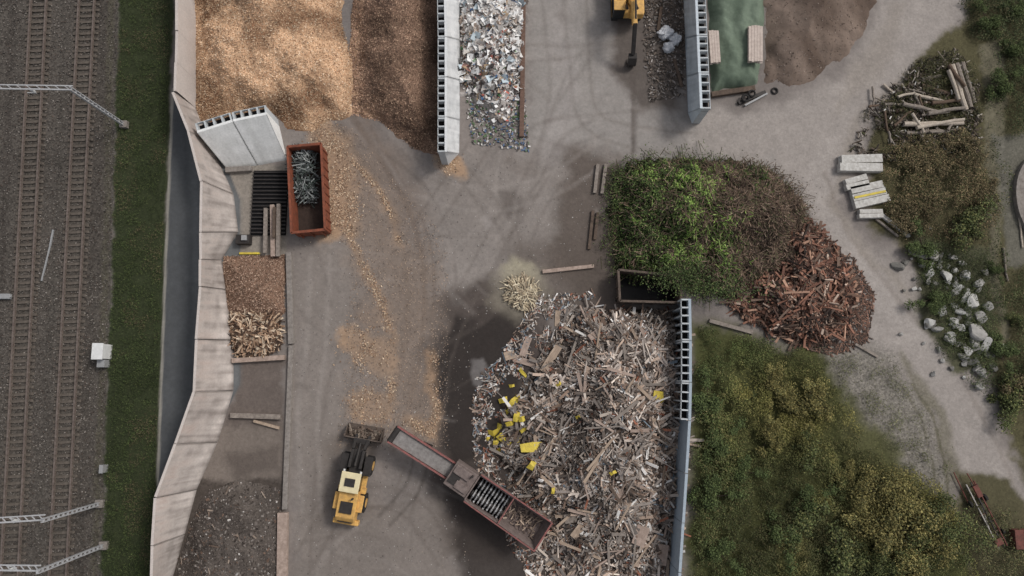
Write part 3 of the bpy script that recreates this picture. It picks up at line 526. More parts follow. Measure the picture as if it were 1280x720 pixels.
# ---- rocks
def rockmesh(seed,mt):
    bm=bmesh.new(); bmesh.ops.create_icosphere(bm,subdivisions=3,radius=.6); rr=random.Random(seed)
    pl=[(Vector((rr.gauss(0,1),rr.gauss(0,1),rr.gauss(0,1))).normalized(),rr.uniform(.26,.42)) for _ in range(8)]+[(Vector((rr.gauss(0,.2),rr.gauss(0,.2),1)).normalized(),.32)]
    for v in bm.verts:
        for nn,d in pl:
            k=v.co.dot(nn)
            if k>d: v.co-=nn*(k-d)
    me=bpy.data.meshes.new("boulder"); bm.to_mesh(me); bm.free(); me.materials.append(mt); return me
MR=[mat("pale_rock",(192,190,185),.9,.2,3),mat("grey_rock",(166,163,158),.9,.2,3),mat("dark_rock",(130,127,121),.9,.2,3)]
RM=[rockmesh(i,MR[i%3]) for i in range(12)]
rp=[(1218,415,1.7),(1222,398,1.3),(1212,380,1.4),(1205,370,1.1),(1232,383,1.0),(1222,355,1.0),(1205,345,1.0),(1180,345,1.2),(1165,320,1.1),(1145,318,1.2),(1160,340,1.0),(1230,340,.8),(1185,425,1.0),(1190,400,.9),(1175,390,.9),(1228,432,1.3),(1208,440,1.1),(1225,465,1.1),(1222,482,.9),(1160,405,1.1),(1170,412,1.0),(1200,410,1.0),(1190,322,.9),(1215,430,1.2),(1196,360,.9),(1150,330,.8)]
for k in range(90):
    t=random.random(); rp.append((1160+t*52+random.gauss(0,24),315+t*155+random.gauss(0,14),random.uniform(.3,.85)))
for k,(px,py,s) in enumerate(rp):
    o=bpy.data.objects.new("boulder",RM[random.choice([0,1,3,4,6,7,9,10]) if s>.85 else k%12]); x,y=W(px,py); o.location=(float(x),float(y),.16*s+.08); o.scale=(s*random.uniform(.9,1.4),s*random.uniform(.7,1),s*.7); o.rotation_euler=(random.random()*.4,random.random()*.4,random.random()*6); link(o)
    meta(o,"pale broken boulder among weeds beside the gravel road","boulder","boulders beside the road")
# ---- logs
ML=[mat("grey_log_bark",(146,137,128),.9,.2,5,0,(106,96,87)),mat("pale_debarked_log",(190,179,165),.85,.15,4,0,(154,141,127)),mat("brown_log_bark",(106,89,76),.95,.2,5)]
def log(px0,py0,px1,py1,r,m,z=.0,lb=None):
    a=P(px0,py0); b=P(px1,py1); c=(a+b)/2; o=MB(); a2=a-c; b2=b-c; a2.z=r+z; b2.z=r*.85+z
    n=4; pts=[a2.lerp(b2,i/n)+Vector((random.gauss(0,.04),random.gauss(0,.04),0)) for i in range(n+1)]
    for i in range(n): o.cyl(pts[i],pts[i+1],r*(1-.05*i),9,0,r*(1-.05*(i+1)))
    ob=o.obj("tree_log",[ML[m]],loc=c); meta(ob,lb or ["grey barked log in a roadside stack","pale debarked log in a roadside stack","brown barked log in a roadside stack"][m],"log","logs stacked by the road")
for l in [(1185,84,1203,140,.32,1,.2),(1192,82,1210,136,.3,0,.1),(1200,80,1216,130,.28,0,0),(1180,92,1192,128,.2,1,.6),(1178,86,1198,112,.2,2,.7),(1120,150,1165,158,.22,0),(1125,158,1200,156,.25,1,.3),(1140,163,1200,152,.2,1,.5),(1118,140,1160,128,.2,2),(1125,133,1170,142,.22,0,.3),(1140,120,1180,130,.2,1,.2),(1130,168,1180,165,.25,0),(1150,108,1185,118,.22,2),(1122,124,1150,112,.18,0),(1155,145,1200,138,.2,0,.5),(1160,132,1200,128,.2,2,.3),(1135,145,1150,170,.15,1,.6),(1150,100,1175,95,.18,0),(1115,160,1135,140,.15,2,.3),(1165,170,1205,160,.2,0,0)]: log(*l)
for k in range(30):
    x0=random.uniform(1075,1200); y0=random.uniform(110-.1*(x0-1100),178); a=random.choice([random.gauss(0,.4),random.gauss(1.2,.5)]); l=random.uniform(14,42)*(.6 if x0<1110 else 1); log(x0-l/2*math.cos(a),y0-l/2*math.sin(a),x0+l/2*math.cos(a),y0+l/2*math.sin(a),random.uniform(.06,.14),random.choice([0,0,2,2,1]),random.uniform(.0,.5))
x,y,z,px,py=flat_on(2600,[(1062,190),(1085,140),(1145,78),(1195,62),(1232,120),(1222,190),(1130,205)]); n=len(x); keep=fbm(x*.6,y*.6,3,44)>.42; x,y=x[keep],y[keep]; n=len(x)
stuff("branch_litter",sticks(x,y,.05+U(0,.4,n),np.exp(R.normal(-1.1,.6,n)).clip(.1,1.6),U(.03,.14,n),U(.03,.08,n),pick([(132,121,109),(88,76,66),(176,166,154),(60,53,48),(80,80,54),(214,210,204)],n,.15,[3,4,1.2,5,2,.35]),.2),"broken branches and scrap tangled among stacked logs","branches")
log(1253,310,1258,352,.11,0,0,"thin grey log lying on the bank"); log(1272,262,1278,310,.1,1,0,"thin pale pole lying on the bank")
# ---- concrete walls
def wall(name,base,topl,h,c_lo,c_hi,notch,label,stain=.5,nd=.85,seed=1,notch_n=99):
    b0=P(*base[0]); e=empty(name,b0); meta(e,label,"concrete wall")
    for i in range(len(base)-1):
        B0=np.array(P(*base[i]));B1=np.array(P(*base[i+1]));T0=np.array(P(*topl[i],h));T1=np.array(P(*topl[i+1],h))
        g_=0.03*(B1-B0)/np.linalg.norm(B1-B0); B0=B0+g_;B1=B1-g_;T0=T0+g_;T1=T1-g_
        tz=R.uniform(-.06,.06); T0[2]+=tz;T1[2]+=tz
        tan=(T1-T0); ln=np.linalg.norm(tan); tan=tan/ln; n_=np.array([tan[1],-tan[0],0]); 
        if np.dot(n_,(T0+T1-B0-B1)/2)<0: n_=-n_
        nu,nv=30,26; s,t=np.meshgrid(np.linspace(0,1,nu),np.linspace(0,1,nv)); s=s.ravel()[:,None]; t=t.ravel()[:,None]
        V=(B0*(1-s)+B1*s)*(1-t)+(T0*(1-s)+T1*s)*t
        f=fbm(s[:,0]*ln*4.0+i*7,t[:,0]*.8+i,4,seed)*.55+fbm(s[:,0]*ln*1.2+i*3,t[:,0]*5,4,seed+4)*.45
        brd=.10*((np.floor(t[:,0]*6)*7+i*3)%5/4-.5)+R.uniform(-.14,.14)
        C=mixc(c_lo,c_hi,np.clip((f-.5)*2.2+.55+brd,0,1)); k=(stain*np.clip((f-.46)*4,0,1)*sm((t[:,0]-.25)*2))[:,None]; C=C*(1-k)+lin((134,110,98))[None]*k
        ek=(np.maximum(sm((.08-t[:,0])/.08),sm((.02-np.minimum(s[:,0],1-s[:,0]))/.02))*.4)[:,None]; C=C*(1-ek)
        ii,jj=np.meshgrid(np.arange(nu-1),np.arange(nv-1)); a=(jj*nu+ii).ravel(); q=np.stack([a,a+1,a+nu+1,a+nu],1)
        up=np.array([0,0,1.]); K=T0+n_*.24;K1=T1+n_*.24; KB=K.copy();KB[2]=0;KB1=K1.copy();KB1[2]=0
        PV=np.array([B0+n_*.01,B1+n_*.01,T0+n_*.004-up*.004,T1+n_*.004-up*.004,K,K1,KB,KB1]); b=len(V)
        PQ=np.array([[2,3,5,4],[4,5,7,6],[0,2,4,6],[1,7,5,3],[0,6,7,1]])+b
        CC=np.tile(lin(c_hi)*.95,(8,1)); sl=wobj("wall_panel",np.concatenate([V,PV]),np.concatenate([q,PQ]),np.concatenate([C,CC]),[M_conc],par=e)
        if notch and i<notch_n:
            m=MB(); o0=Vector(K); o1=Vector(K1); N_=Vector(n_); nn=max(2,int(ln/.72))
            for k in range(nn+1):
                p=o0.lerp(o1,(k+.1)/(nn+.2)); m.box((p.x+n_[0]*nd/2,p.y+n_[1]*nd/2,h/2-.03),(.13,nd,h-.02),rz=math.atan2(tan[1],tan[0]))
            mid=(o0+o1)/2; rz=math.atan2(tan[1],tan[0])
            m.box((mid.x+n_[0]*(nd+.02),mid.y+n_[1]*(nd+.02),h-.25),(ln,.05,.3),rz=rz)
            m.box((mid.x+n_[0]*nd*.5,mid.y+n_[1]*nd*.5,h-.7),(ln*.99,nd*.96,.05),rz=rz,m=1)  # black plate added between the ribs, painting the shade of the hollows
            m.v=[(v[0]-b0.x,v[1]-b0.y,v[2]) for v in m.v]; m.obj("buttress_frame",[M_wallwhite,M_black],par=e)
LWb=[(243,-50),(243,0),(242,42),(241,84),(240,124),(264,180),(292,243),(298,290),(277,325),(283,362),(292,425),(292,488),(272,553),(246,612),(231,668),(216,722),(205,785)]
LWt=[(219,-55),(219,-4),(219,38),(218,78),(217,114),(237,164),(253,226),(252,290),(252,324),(252,358),(247,424),(244,490),(221,555),(196,622),(192,682),(190,745),(186,800)]
wall("concrete_barrier_wall",LWb,LWt,4.0,(140,131,125),(200,190,183),False,"long pale grey-beige precast concrete panel wall with rust stains",.45,seed=3)
wall("bay_divider_wall",[(284,212),(322,207),(359,200)],[(246,166),(291,152),(334,143)],3.6,(206,206,203),(232,232,230),True,"short white concrete divider wall with open ribs",.05,.7,seed=5)
wall("bay_side_wall",[(575,-50),(575,0),(575,50),(575,100),(575,150),(574,192)],[(558,-55),(558,-4),(559,46),(559,96),(559,146),(559,190)],3.8,(186,187,188),(222,223,223),True,"white concrete bay wall with open ribs along top",.08,.62,seed=6)
wall("storage_side_wall",[(853,-50),(854,0),(856,48),(858,96),(860,142)],[(868,-55),(869,-4),(871,44),(873,91),(875,136)],3.8,(166,175,182),(202,210,216),True,"bluish white concrete wall with ribs beside tarpaulin",.05,.75,seed=7)
wall("heap_retaining_wall",[(851,378),(852,430),(853,480),(853,524),(848,590),(844,650),(840,710),(836,770)],[(864,373),(865,426),(865,478),(864,526),(860,592),(856,654),(852,716),(848,780)],3.8,(122,133,144),(164,175,184),True,"blue-grey concrete wall with ribs over blackened hollows behind wood heap",.15,.62,seed=8,notch_n=3)
# ---- railway
def track(x0,x1,lab):
    a=P(x0,-60);b=P(x1,800); d=(b-a); L_=d.length; d.normalize(); rz=math.atan2(d.y,d.x)
    e=empty("railway_track",a,rz); meta(e,lab,"railway track","railway tracks")
    for s in(-.78,.78):
        m=MB(); m.box((L_/2,s,.30),(L_,.16,.05)); m.box((L_/2,s,.22),(L_,.05,.14)); m.box((L_/2,s,.15),(L_,.24,.03),m=0); m.obj("rail",[M_rail],par=e)
    m=MB(); m.prism([(-1.25,0.02),(1.25,0.02),(1.22,.13),(-1.22,.13)],-.13,.13)
    m.box((0,.78,.15),(.2,.5,.06)); m.box((0,-.78,.15),(.2,.5,.06)); o=m.obj("sleeper",[M_sleeper],par=e); me=o.data; bpy.data.objects.remove(o)
    n=int(L_/.62); rest=MB()
    for k in range(n):
        x=.3+k*.62
        if k<99 : 
            o=bpy.data.objects.new("sleeper",me); o.parent=e; o.location=(x,0,0); link(o)
        else: rest.box((x,0,.08),(.26,2.5,.12))
    if rest.v: r=rest.obj("sleepers",[M_sleeper],par=e); r["kind"]="stuff"
track(53,10,"rusty railway track on brown ballast beside another track"); track(113,70,"rusty railway track on ballast beside the grass verge")
x,y,z,px,py=flat_on(24000,[(-30,-50),(150,-50),(140,300),(124,770),(-30,770)]); n=len(x)
stuff("ballast",quads(x,y,.06+U(0,.06,n),U(.05,.13,n),U(.6,1,n),pick([(108,101,94),(88,82,76),(70,64,60),(126,119,112),(82,70,62)],n)*(.6+.8*fbm(x*.4,y*.15,3,8))[:,None],.4),"brown-grey crushed stone railway ballast","ballast")
def mast(px,py,ax,ay,h,lab,ins=False):
    b=P(px,py); e=empty("catenary_mast",b); meta(e,lab,"catenary mast","catenary masts")
    m=MB(); m.box((0,0,.25),(.7,.7,.5)); m.obj("foundation",[M_kerb],par=e,bev=.03)
    m=MB(); 
    for s in(-.13,.13): m.box((0,s,h/2),(.22,.07,h))
    for k in range(int(h/.6)): m.box((0,0,.6+k*.6),(.14,.22,.1))
    m.obj("mast",[M_mast],par=e)
    a=P(ax,ay,h-.3)-b; m=MB(); t=Vector((0,0,h-.3)); m.beam(t,a,.12,.1); t2=t+Vector((0,.38,-.05)); a2=a+Vector((0,.38,-.05)); m.beam(t2,a2,.1,.08)
    for k in range(12): m.beam(t.lerp(a,(k+.2)/12.5),t2.lerp(a2,(k+.9)/12.5),.06,.06)
    m.obj("cross_beam",[M_mast],par=e)
    for f in (.35,.85):
        m=MB(); p=t.lerp(a,f); 
        for k in range(4): m.cyl(p+Vector((0,0,-.15-k*.12)),p+Vector((0,0,-.2-k*.12)),.13,10)
        m.cyl(p,p+Vector((0,0,-.8)),.04,8); m.beam(p+Vector((0,0,-.8)),p+Vector((-.9,.1,-.95)),.06,.06); m.obj("insulator",[M_white],par=e)
mast(157,157,-60,110,8.6,"grey catenary mast with lattice beam over the tracks")
mast(127,629,-60,657,8.0,"grey catenary mast with long beam by the verge")
mast(132,681,-60,712,9.0,"grey catenary mast with insulators by the verge")
m=MB(); b=P(134,440); m.box((0,0,.75),(.9,1.35,1.5)); m.box((0,0,1.54),(1.02,1.5,.1),m=0); m.box((0,-1.1,.45),(.7,.7,.9),m=1); m.box((-.47,0,.8),(.02,1.1,1.1),m=1); o=m.obj("signal_cabinet",[M_white,M_steel],loc=b,bev=.03); meta(o,"white trackside signal cabinet beside grass verge","signal cabinet")
m=MB(); b=P(60,318); m.beam((.35,2.4,.1),(.2,.8,.1),.14,.14); m.beam((.2,.8,.1),(-.3,-2.6,.1),.12,.12); o=m.obj("cable_duct",[M_steel],loc=b); meta(o,"thin grey cable duct lying between the tracks","cable duct")
m=MB(); b=P(8,371); m.box((0,0,.25),(1.2,.5,.4)); m.cyl((-.6,0,.3),(.7,0,.3),.14,8); o=m.obj("point_motor",[M_steel],loc=b,bev=.03); meta(o,"small grey track point motor beside rail","point motor")
m=MB(); m.box((0,0,.4),(.3,.7,.8)); m.box((0,0,.83),(.35,.75,.05)); o=m.obj("cable_post",[M_steel],loc=P(133,585)); meta(o,"small grey trackside junction box","junction box")
# ---- kerbs and beams
def beam(name,p0,p1,w,h,mt,label,cat,z=0):
    a=P(*p0);b=P(*p1);c=(a+b)/2; m=MB(); a=a-c;b=b-c; a.z=b.z=z+h/2; m.beam(a,b,w,h); o=m.obj(name,[mt],loc=c,bev=.02); return meta(o,label,cat)
beam("concrete_kerb",(362,316),(365,430),.5,.4,M_kerb,"long low concrete kerb closing the bays","kerb")
beam("concrete_kerb",(365,432),(357,636),.45,.35,M_kerb,"long worn concrete kerb along the empty bay","kerb")
beam("timber_beam",(355,640),(354,724),.9,.5,M_woodp,"thick pinkish timber beam closing the rubble bay","timber beam")
beam("timber_beam",(292,451),(357,447),.45,.5,M_woodp,"long timber beam dividing two bays","timber beam")
beam("timber_beam",(290,519),(352,521),.45,.45,M_woodg,"grey timber beam across the empty bay","timber beam")
beam("timber_beam",(318,526),(350,535),.25,.3,M_wood,"thin pale timber lying aslant in the bay","timber beam")
beam("steel_edge_beam",(655,-40),(652,172),.45,.35,M_edge,"rusty brown edge beam beside rubbish heap","edge beam")
for a_ in [((747,206),(743,242)),((757,206),(752,243))]: beam("timber_beam",*a_,.32,.3,M_woodg,"grey timber lying on the yard by brush heap","timber beam")
for a_ in [((741,264),(736,312)),((747,266),(743,300))]: beam("timber_beam",*a_,.28,.25,M_woodd,"dark old timber lying on the yard","timber beam")
beam("timber_beam",(678,340),(742,333),.35,.3,M_woodp,"long squared timber lying on the yard","timber beam")
beam("timber_beam",(886,401),(940,416),.35,.3,M_woodg,"grey timber beam behind the root wood heap","timber beam")
beam("timber_beam",(888,120),(942,112),.5,.5,M_woodd,"thick brown timber below the green tarpaulin","timber beam")
beam("timber_beam",(1068,430),(1096,446),.22,.2,M_woodg,"grey timber at the gravel edge","timber beam")
# ---- open containers
def container(name,corn,h,mt,inner,label,extra=None):
    cs=[P(*c,h) for c in corn]; c=sum(cs,Vector())/4; c.z=0; e=empty(name,c); meta(e,label,"skip container"); q=[(v-c) for v in cs]
    for v in q: v.z=0
    m=MB(); fl=[v*.96 for v in q]; m.add([(v.x,v.y,.15) for v in fl]+[(v.x,v.y,.25) for v in fl],[[0,1,2,3],[4,5,6,7],[0,1,5,4],[1,2,6,5],[2,3,7,6],[3,0,4,7]]); m.obj("floor",[inner],par=e)
    for i in range(4):
        a=q[i];b=q[(i+1)%4]; m=MB(); 
        za=Vector((0,0,h/2+.08)); m.beam(a*.975+za,b*.975+za,.08,h-.2)
        m.beam(a+Vector((0,0,h-.08)),b+Vector((0,0,h-.08)),.2,.16); nr=max(2,int((b-a).length/.8))
        for k in range(nr): 
            p=a.lerp(b,(k+.5)/nr)*1.01; m.box((p.x,p.y,h/2),(.12,.12,h-.3))
        m.obj("side_wall",[mt],par=e)
    return e,c
container("skip_container",[(359,183),(401,179),(406,287),(364,291)],2.4,M_orange,mat("dark_rusty_floor",(66,54,48),.9,.2,3),"rust-orange open skip half filled with scrap metal")
h_s=Heap([(366,188),(396,186),(397,246),(392,258),(368,250)],1.1,1.2,.2,1,5,z0=.5,ragged=1); x,y,z,_,_=h_s.pts_on(520); n=520
stuff("metal_scrap",sticks(x,y,z+U(-.2,.3,n),U(.2,1.6,n),U(.03,.1,n),U(.03,.08,n),pick([(120,126,124),(84,90,90),(54,56,56),(160,164,162),(66,76,70)],n),.25),"tangled grey metal pipes and scrap in skip","scrap metal")
container("open_container",[(773,337),(852,345),(851,378),(775,376)],2.2,mat("rusty_dark_container",(106,92,82),.8,.2,3,0,(70,61,55)),M_black,"dark empty open container behind the wood heap")
# ---- grating + beams
e=empty("steel_grating",P(338,254)); meta(e,"black ribbed steel grating platform on concrete","steel grating"); c=P(338,254)
m=MB(); a0=P(319,215)-c;a1=P(358,295)-c; wx=a1.x-a0.x; wy=a0.y-a1.y
m.box((0,0,.15),(wx,wy,.2)); m.obj("base_plate",[M_black],par=e)
for k in range(17):
    m=MB(); m.box((0,wy/2-.2-k*(wy-.4)/16,.32),(wx,.12,.16)); m.obj("grating_bar",[M_dsteel],par=e)
for k,(x0,y0,x1,y1,w) in enumerate([(335,262,334,318,.34),(343,258,344,322,.4),(351,257,350,322,.36),(347,262,346,300,.25)]):
    beam("timber_beam",(x0,y0),(x1,y1),w,.3,[M_woodg,M_woodp,M_woodg,M_woodd][k],"weathered timber resting on the steel grating","timber beam",.42+(.3 if k==3 else 0))
beam("concrete_sill",(284,214),(316,212),.5,.5,M_kerb,"low concrete sill beside the grating","kerb")
beam("yellow_bar",(300,317),(325,317),.2,.2,M_yel,"yellow bar lying beside the concrete wall foot","metal bar")
m=MB(); m.box((0,0,.4),(1.3,.9,.8)); m.box((.2,.1,.9),(.5,.5,.25),m=1); o=m.obj("dark_metal_box",[M_dsteel,M_steel],loc=P(307,301),bev=.03); meta(o,"dark metal box beside steel grating","metal box")
# ---- wheel loader
def wheel(par,x,y,r,w,sc=1):
    m=MB(); m.cyl((x-w/2,y,r),(x+w/2,y,r),r,28); 
    for k in range(20):
        t=k*math.pi/10; m.box((x,y+math.cos(t)*r,r+math.sin(t)*r),(w*.96,.12,.12),rx=t)
    o=m.obj("wheel",[M_blackp],par=par); m=MB(); m.cyl((x-w/2-.03,y,r),(x+w/2+.03,y,r),r*.5,18); m.obj("rim",[M_yellow],par=o)
f=P(459,533); r_=P(437,645); d=f-r_; rz=math.atan2(d.y,d.x)-math.pi/2; c=r_.lerp(f,.46)
e=empty("wheel_loader",c,rz); meta(e,"yellow wheel loader with loaded bucket on the yard","wheel loader")
for sx in(-1,1):
    wheel(e,sx*1.08,-2.2,.82,.62); wheel(e,sx*1.08,1.1,.82,.62)
m=MB(); m.prism([(-3.9,.8),(-1.2,.8),(-1.2,2.35),(-3.5,2.2),(-3.9,1.8)],-.85,.85); m.box((0,-2.2,1.75),(2.65,1.5,.12)); m.obj("engine_hood",[M_yellow],par=e,bev=.06)
m=MB(); m.box((0,-2.6,2.33),(1.1,1.0,.08)); m.obj("engine_grille",[M_dsteel],par=e)
m=MB(); m.box((0,-3.93,1.5),(1.3,.08,.8)); m.obj("radiator_grille",[M_dsteel],par=e)
m=MB(); m.cyl((.45,-1.75,2.2),(.45,-1.75,2.75),.09,10); m.obj("exhaust_pipe",[M_dsteel],par=e)
m=MB(); m.box((0,-4.0,1.05),(2.3,.45,.7)); m.obj("counterweight",[M_yellow],par=e,bev=.08)
m=MB(); m.box((0,-.35,1.9),(1.5,1.5,1.6)); cb=m.obj("cab",[M_glass],par=e,bev=.08)
m=MB(); m.box((0,-.35,2.76),(1.75,1.75,.14)); m.obj("cab_roof",[mat("pale_yellow_roof",(226,212,172),.6,.1,2)],par=cb,bev=.05)
m=MB(); m.box((.0,-.35,2.87),(.9,.7,.1)); m.obj("air_unit",[M_dsteel],par=cb,bev=.03)
m=MB(); m.box((0,-.35,1.0),(2.3,1.7,.25)); m.box((-1.0,-1.15,1.1),(.5,.5,.5)); m.box((1.0,-1.15,1.1),(.5,.5,.5)); m.obj("chassis",[M_yellow],par=e,bev=.04)
for sx in(-1,1):
    m=MB(); m.box((sx*1.08,1.1,1.72),(.7,1.7,.1)); m.box((sx*1.08,.3,1.47),(.7,.1,.5)); m.obj("fender",[M_dsteel],par=e,bev=.03)
    m=MB(); m.beam((sx*.5,.8,2.0),(sx*.5,2.4,1.7),.24,.4); m.beam((sx*.5,2.4,1.7),(sx*.6,3.6,.75),.24,.36); m.obj("lift_arm",[M_dsteel],par=e,bev=.03)
    m=MB(); m.cyl((sx*.75,.50,2.55),(sx*.75,.68,2.55),.1,10); m.obj("headlight",[M_white],par=e)
    m=MB(); m.beam((sx*.8,.3,2.5),(sx*1.25,.45,2.5),.04,.04); m.box((sx*1.3,.45,2.45),(.22,.08,.35)); m.obj("mirror",[M_blackp],par=e)
m=MB(); m.box((0,1.1,1.2),(1.1,2.2,1.0)); m.cyl((0,1.0,2.1),(0,3.0,1.5),.12,10); m.box((0,2.3,1.6),(1.0,.25,.25)); m.box((0,3.1,.95),(1.5,.5,.7)); m.cyl((-1,1.1,.8),(1,1.1,.8),.18,10); m.obj("front_frame",[M_dsteel],par=e,bev=.03)
m=MB(); pr=[(3.3,1.3),(3.15,.8),(3.3,.3),(3.7,.12),(4.5,.08),(4.5,.16),(3.75,.22),(3.4,.4),(3.28,.8),(3.4,1.25)]
m.prism(pr,-1.65,1.65); 
for sx in(-1,1): m.prism([(3.3,1.3),(3.15,.8),(3.3,.3),(3.7,.12),(4.5,.08),(4.1,.9)],sx*1.65-.04,sx*1.65+.04)
m.obj("bucket",[mat("worn_bucket_steel",(100,88,80),.6,.2,3,.2)],par=e)
xx=R.uniform(-1.5,1.5,160); yy=R.uniform(3.4,4.2,160); v,q,cc=sticks(xx,yy,.4+.25*R.random(160),U(.1,.7,160),U(.05,.16,160),U(.05,.12,160),pick([(118,103,91),(98,83,72),(76,65,57),(140,126,112)],160),.2)
o=bpy.data.objects.new("bucket_load",mesh("bucket_load",v,q,cc,[M_bits])); o.parent=e; link(o); o["kind"]="stuff"
# ---- excavator
c=P(781,4); e=empty("excavator",c,math.radians(0)); meta(e,"yellow crawler excavator with folded dark arm","excavator")
for sx in(-1,1):
    m=MB(); m.prism([(-2.0,.15),(-1.7,0),(1.7,0),(2.0,.15),(2.1,.5),(1.8,.85),(-1.8,.85),(-2.1,.5)],sx*1.15-.3,sx*1.15+.3)
    for k in range(16): m.box((sx*1.15,-1.8+k*.24,.87),(.62,.08,.06))
    m.obj("crawler_track",[M_blackp],par=e)
m=MB(); m.box((0,.2,1.0),(1.8,2.2,.3)); m.box((0,.1,1.6),(3.1,4.8,1.0)); m.box((.8,-1.5,1.8),(1.35,2.0,.9)); m.obj("upper_body",[M_yellow],par=e,bev=.1)
m=MB(); m.box((0,2.8,1.6),(3.0,.7,1.1)); m.obj("counterweight",[M_dsteel],par=e,bev=.12)
m=MB(); m.box((-1.0,-1.5,2.1),(1.1,1.9,1.7)); cb=m.obj("cab",[M_glass],par=e,bev=.06); m=MB(); m.box((-1.0,-1.5,3.0),(1.15,1.95,.1)); m.box((-1.0,-1.2,3.06),(.5,.6,.06)); m.obj("cab_roof",[M_yellow],par=cb,bev=.03)
m=MB(); m.box((.5,.9,2.13),(1.2,1.4,.08)); m.obj("engine_grille",[M_dsteel],par=e)
m=MB(); m.cyl((.9,1.9,2.1),(.9,1.9,2.6),.08,10); m.obj("exhaust_pipe",[M_dsteel],par=e)
m=MB(); m.beam((.1,-.6,1.9),(.1,-2.2,4.0),.56,.6); m.beam((.1,-2.2,4.0),(.25,-4.4,3.7),.46,.5); m.obj("boom",[M_yellow],par=e,bev=.04)
m=MB(); m.beam((.25,-4.3,3.9),(.4,-6.3,1.6),.36,.4); m.obj("stick",[M_dsteel],par=e,bev=.03)
for sx in(-.38,.58):
    m=MB(); m.cyl((sx,-1.2,2.2),(sx,-2.6,3.5),.13,10); m.obj("hydraulic_cylinder",[M_dsteel],par=e)
m=MB(); m.cyl((.25,-2.2,4.5),(.25,-4.1,4.3),.1,10); m.obj("hydraulic_cylinder",[M_dsteel],par=e)
m=MB(); m.prism([(-6.2,1.6),(-6.7,1.5),(-7.1,.9),(-6.9,.2),(-6.4,.05),(-6.2,.12),(-6.65,.35),(-6.8,.8),(-6.5,1.2),(-6.2,1.3)],0,.8)
for k in range(4): m.box((.1+k*.2,-6.2,.1),(.08,.3,.08))
m.obj("bucket",[M_dsteel],par=e)
# ---- shredder
A=P(491,542,3.0,0.0); B_=P(679,671,2.9,0.0); d=B_-A; Ls=d.length; rz=math.atan2(d.y,d.x); e=empty("wood_shredder",A,rz); meta(e,"long mobile wood shredder with red-edged conveyor and hopper","wood shredder")
s=Ls/18.0
m=MB(); 
m.beam((.3,0,3.0),(6.9*s,0,1.6),1.3,.12); cv=m.obj("conveyor_belt",[M_belt],par=e)
for sy in(-1,1):
    m=MB(); m.beam((0,sy*.78,3.15),(6.9*s,sy*.78,1.75),.13,.4); m.obj("conveyor_side_rail",[M_red],par=cv)
m=MB(); m.cyl((.15,-.75,3.0),(.15,.75,3.0),.28,12); m.obj("conveyor_roller",[M_dsteel],par=cv)
m=MB(); m.beam((2.2,-.7,2.6),(3.4,-.7,.1),.12,.12); m.beam((2.2,.7,2.6),(3.4,.7,.1),.12,.12); m.beam((3.0,-.7,1),(3.0,.7,1),.1,.1); m.obj("conveyor_support",[M_dsteel],par=cv)
m=MB(); m.box((8.2*s,0,1.6),(2.6*s,2.3,2.0)); m.box((8.0*s,.55,2.68),(1.6,.8,.2)); m.box((8.6*s,-.55,2.68),(1.2,.7,.16)); m.obj("engine_housing",[M_rbrown],par=e,bev=.06)
m=MB(); m.box((7.6*s,-.3,2.63),(.9,1.0,.05)); m.obj("engine_grille",[M_dsteel],par=e)
m=MB(); m.cyl((9.0*s,.8,2.6),(9.0*s,.8,3.1),.1,10); m.obj("exhaust_pipe",[M_dsteel],par=e)
m=MB(); x0,x1=9.6*s,13.6*s
for sy in(-1,1): m.box(((x0+x1)/2,sy*1.25,1.9),(x1-x0,.12,1.6))
m.box((x0,0,1.9),(.12,2.4,1.6)); m.obj("shredding_chamber",[M_rbrown],par=e)
m=MB(); m.box(((x0+x1)/2,0,1.0),(x1-x0,2.4,.1)); m.obj("chamber_floor",[M_black],par=e)
for sy in(-.58,.58):
    m=MB(); m.cyl((x0+.2,sy,1.6),(x1-.1,sy,1.6),.32,14,1)
    for k in range(9):
        xx=x0+.45+k*(x1-x0-.8)/8; m.cyl((xx-.06,sy,1.6),(xx+.06,sy,1.6),.52,12,0)
        for t in range(4): a_=t*math.pi/2+k*.45*(1 if sy>0 else -1); m.box((xx,sy+math.cos(a_)*.56,1.6+math.sin(a_)*.56),(.14,.16,.2),rx=a_)
    m.obj("shredder_rotor",[M_steel,M_dsteel],par=e)
m=MB(); xh0,xh1=13.6*s,18.0*s
m.add([(xh0,-.9,1.2),(xh1-.5,-.95,1.5),(xh1-.5,.95,1.5),(xh0,.9,1.2)],[[0,1,2,3]]); m.add([(xh0,-.9,1.2),(xh1-.5,-.95,1.5),(xh1,-1.35,2.9),(xh0,-1.3,2.75)],[[0,1,2,3]]); m.add([(xh0,.9,1.2),(xh1-.5,.95,1.5),(xh1,1.35,2.9),(xh0,1.3,2.75)],[[0,1,2,3]]); m.add([(xh1-.5,-.95,1.5),(xh1-.5,.95,1.5),(xh1,1.35,2.9),(xh1,-1.35,2.9)],[[0,1,2,3]])
m.box((xh0+1.3,0,1.36),(.1,1.8,.12)); m.box((xh0+2.4,0,1.46),(.1,1.8,.12))
m.obj("feed_hopper",[M_rbrown],par=e)
m=MB(); m.beam((x0,-1.36,2.8),(xh1,-1.42,2.95),.10,.16); m.beam((x0,1.36,2.8),(xh1,1.42,2.95),.10,.16); m.beam((xh1,-1.42,2.95),(xh1,1.42,2.95),.14,.16); m.beam((xh0,-1.3,2.85),(xh0,1.3,2.85),.1,.1); m.obj("hopper_rim",[M_red],par=e)
m=MB(); m.box((12*s,0,.75),(10*s,1.6,.35)); m.obj("chassis",[M_dsteel],par=e,bev=.04)
for xx in(13.5,15.0):
    for sy in(-.95,.95):
        m=MB(); m.cyl((xx*s,sy-.18,.5),(xx*s,sy+.18,.5),.5,20); m.obj("wheel",[M_blackp],par=e)
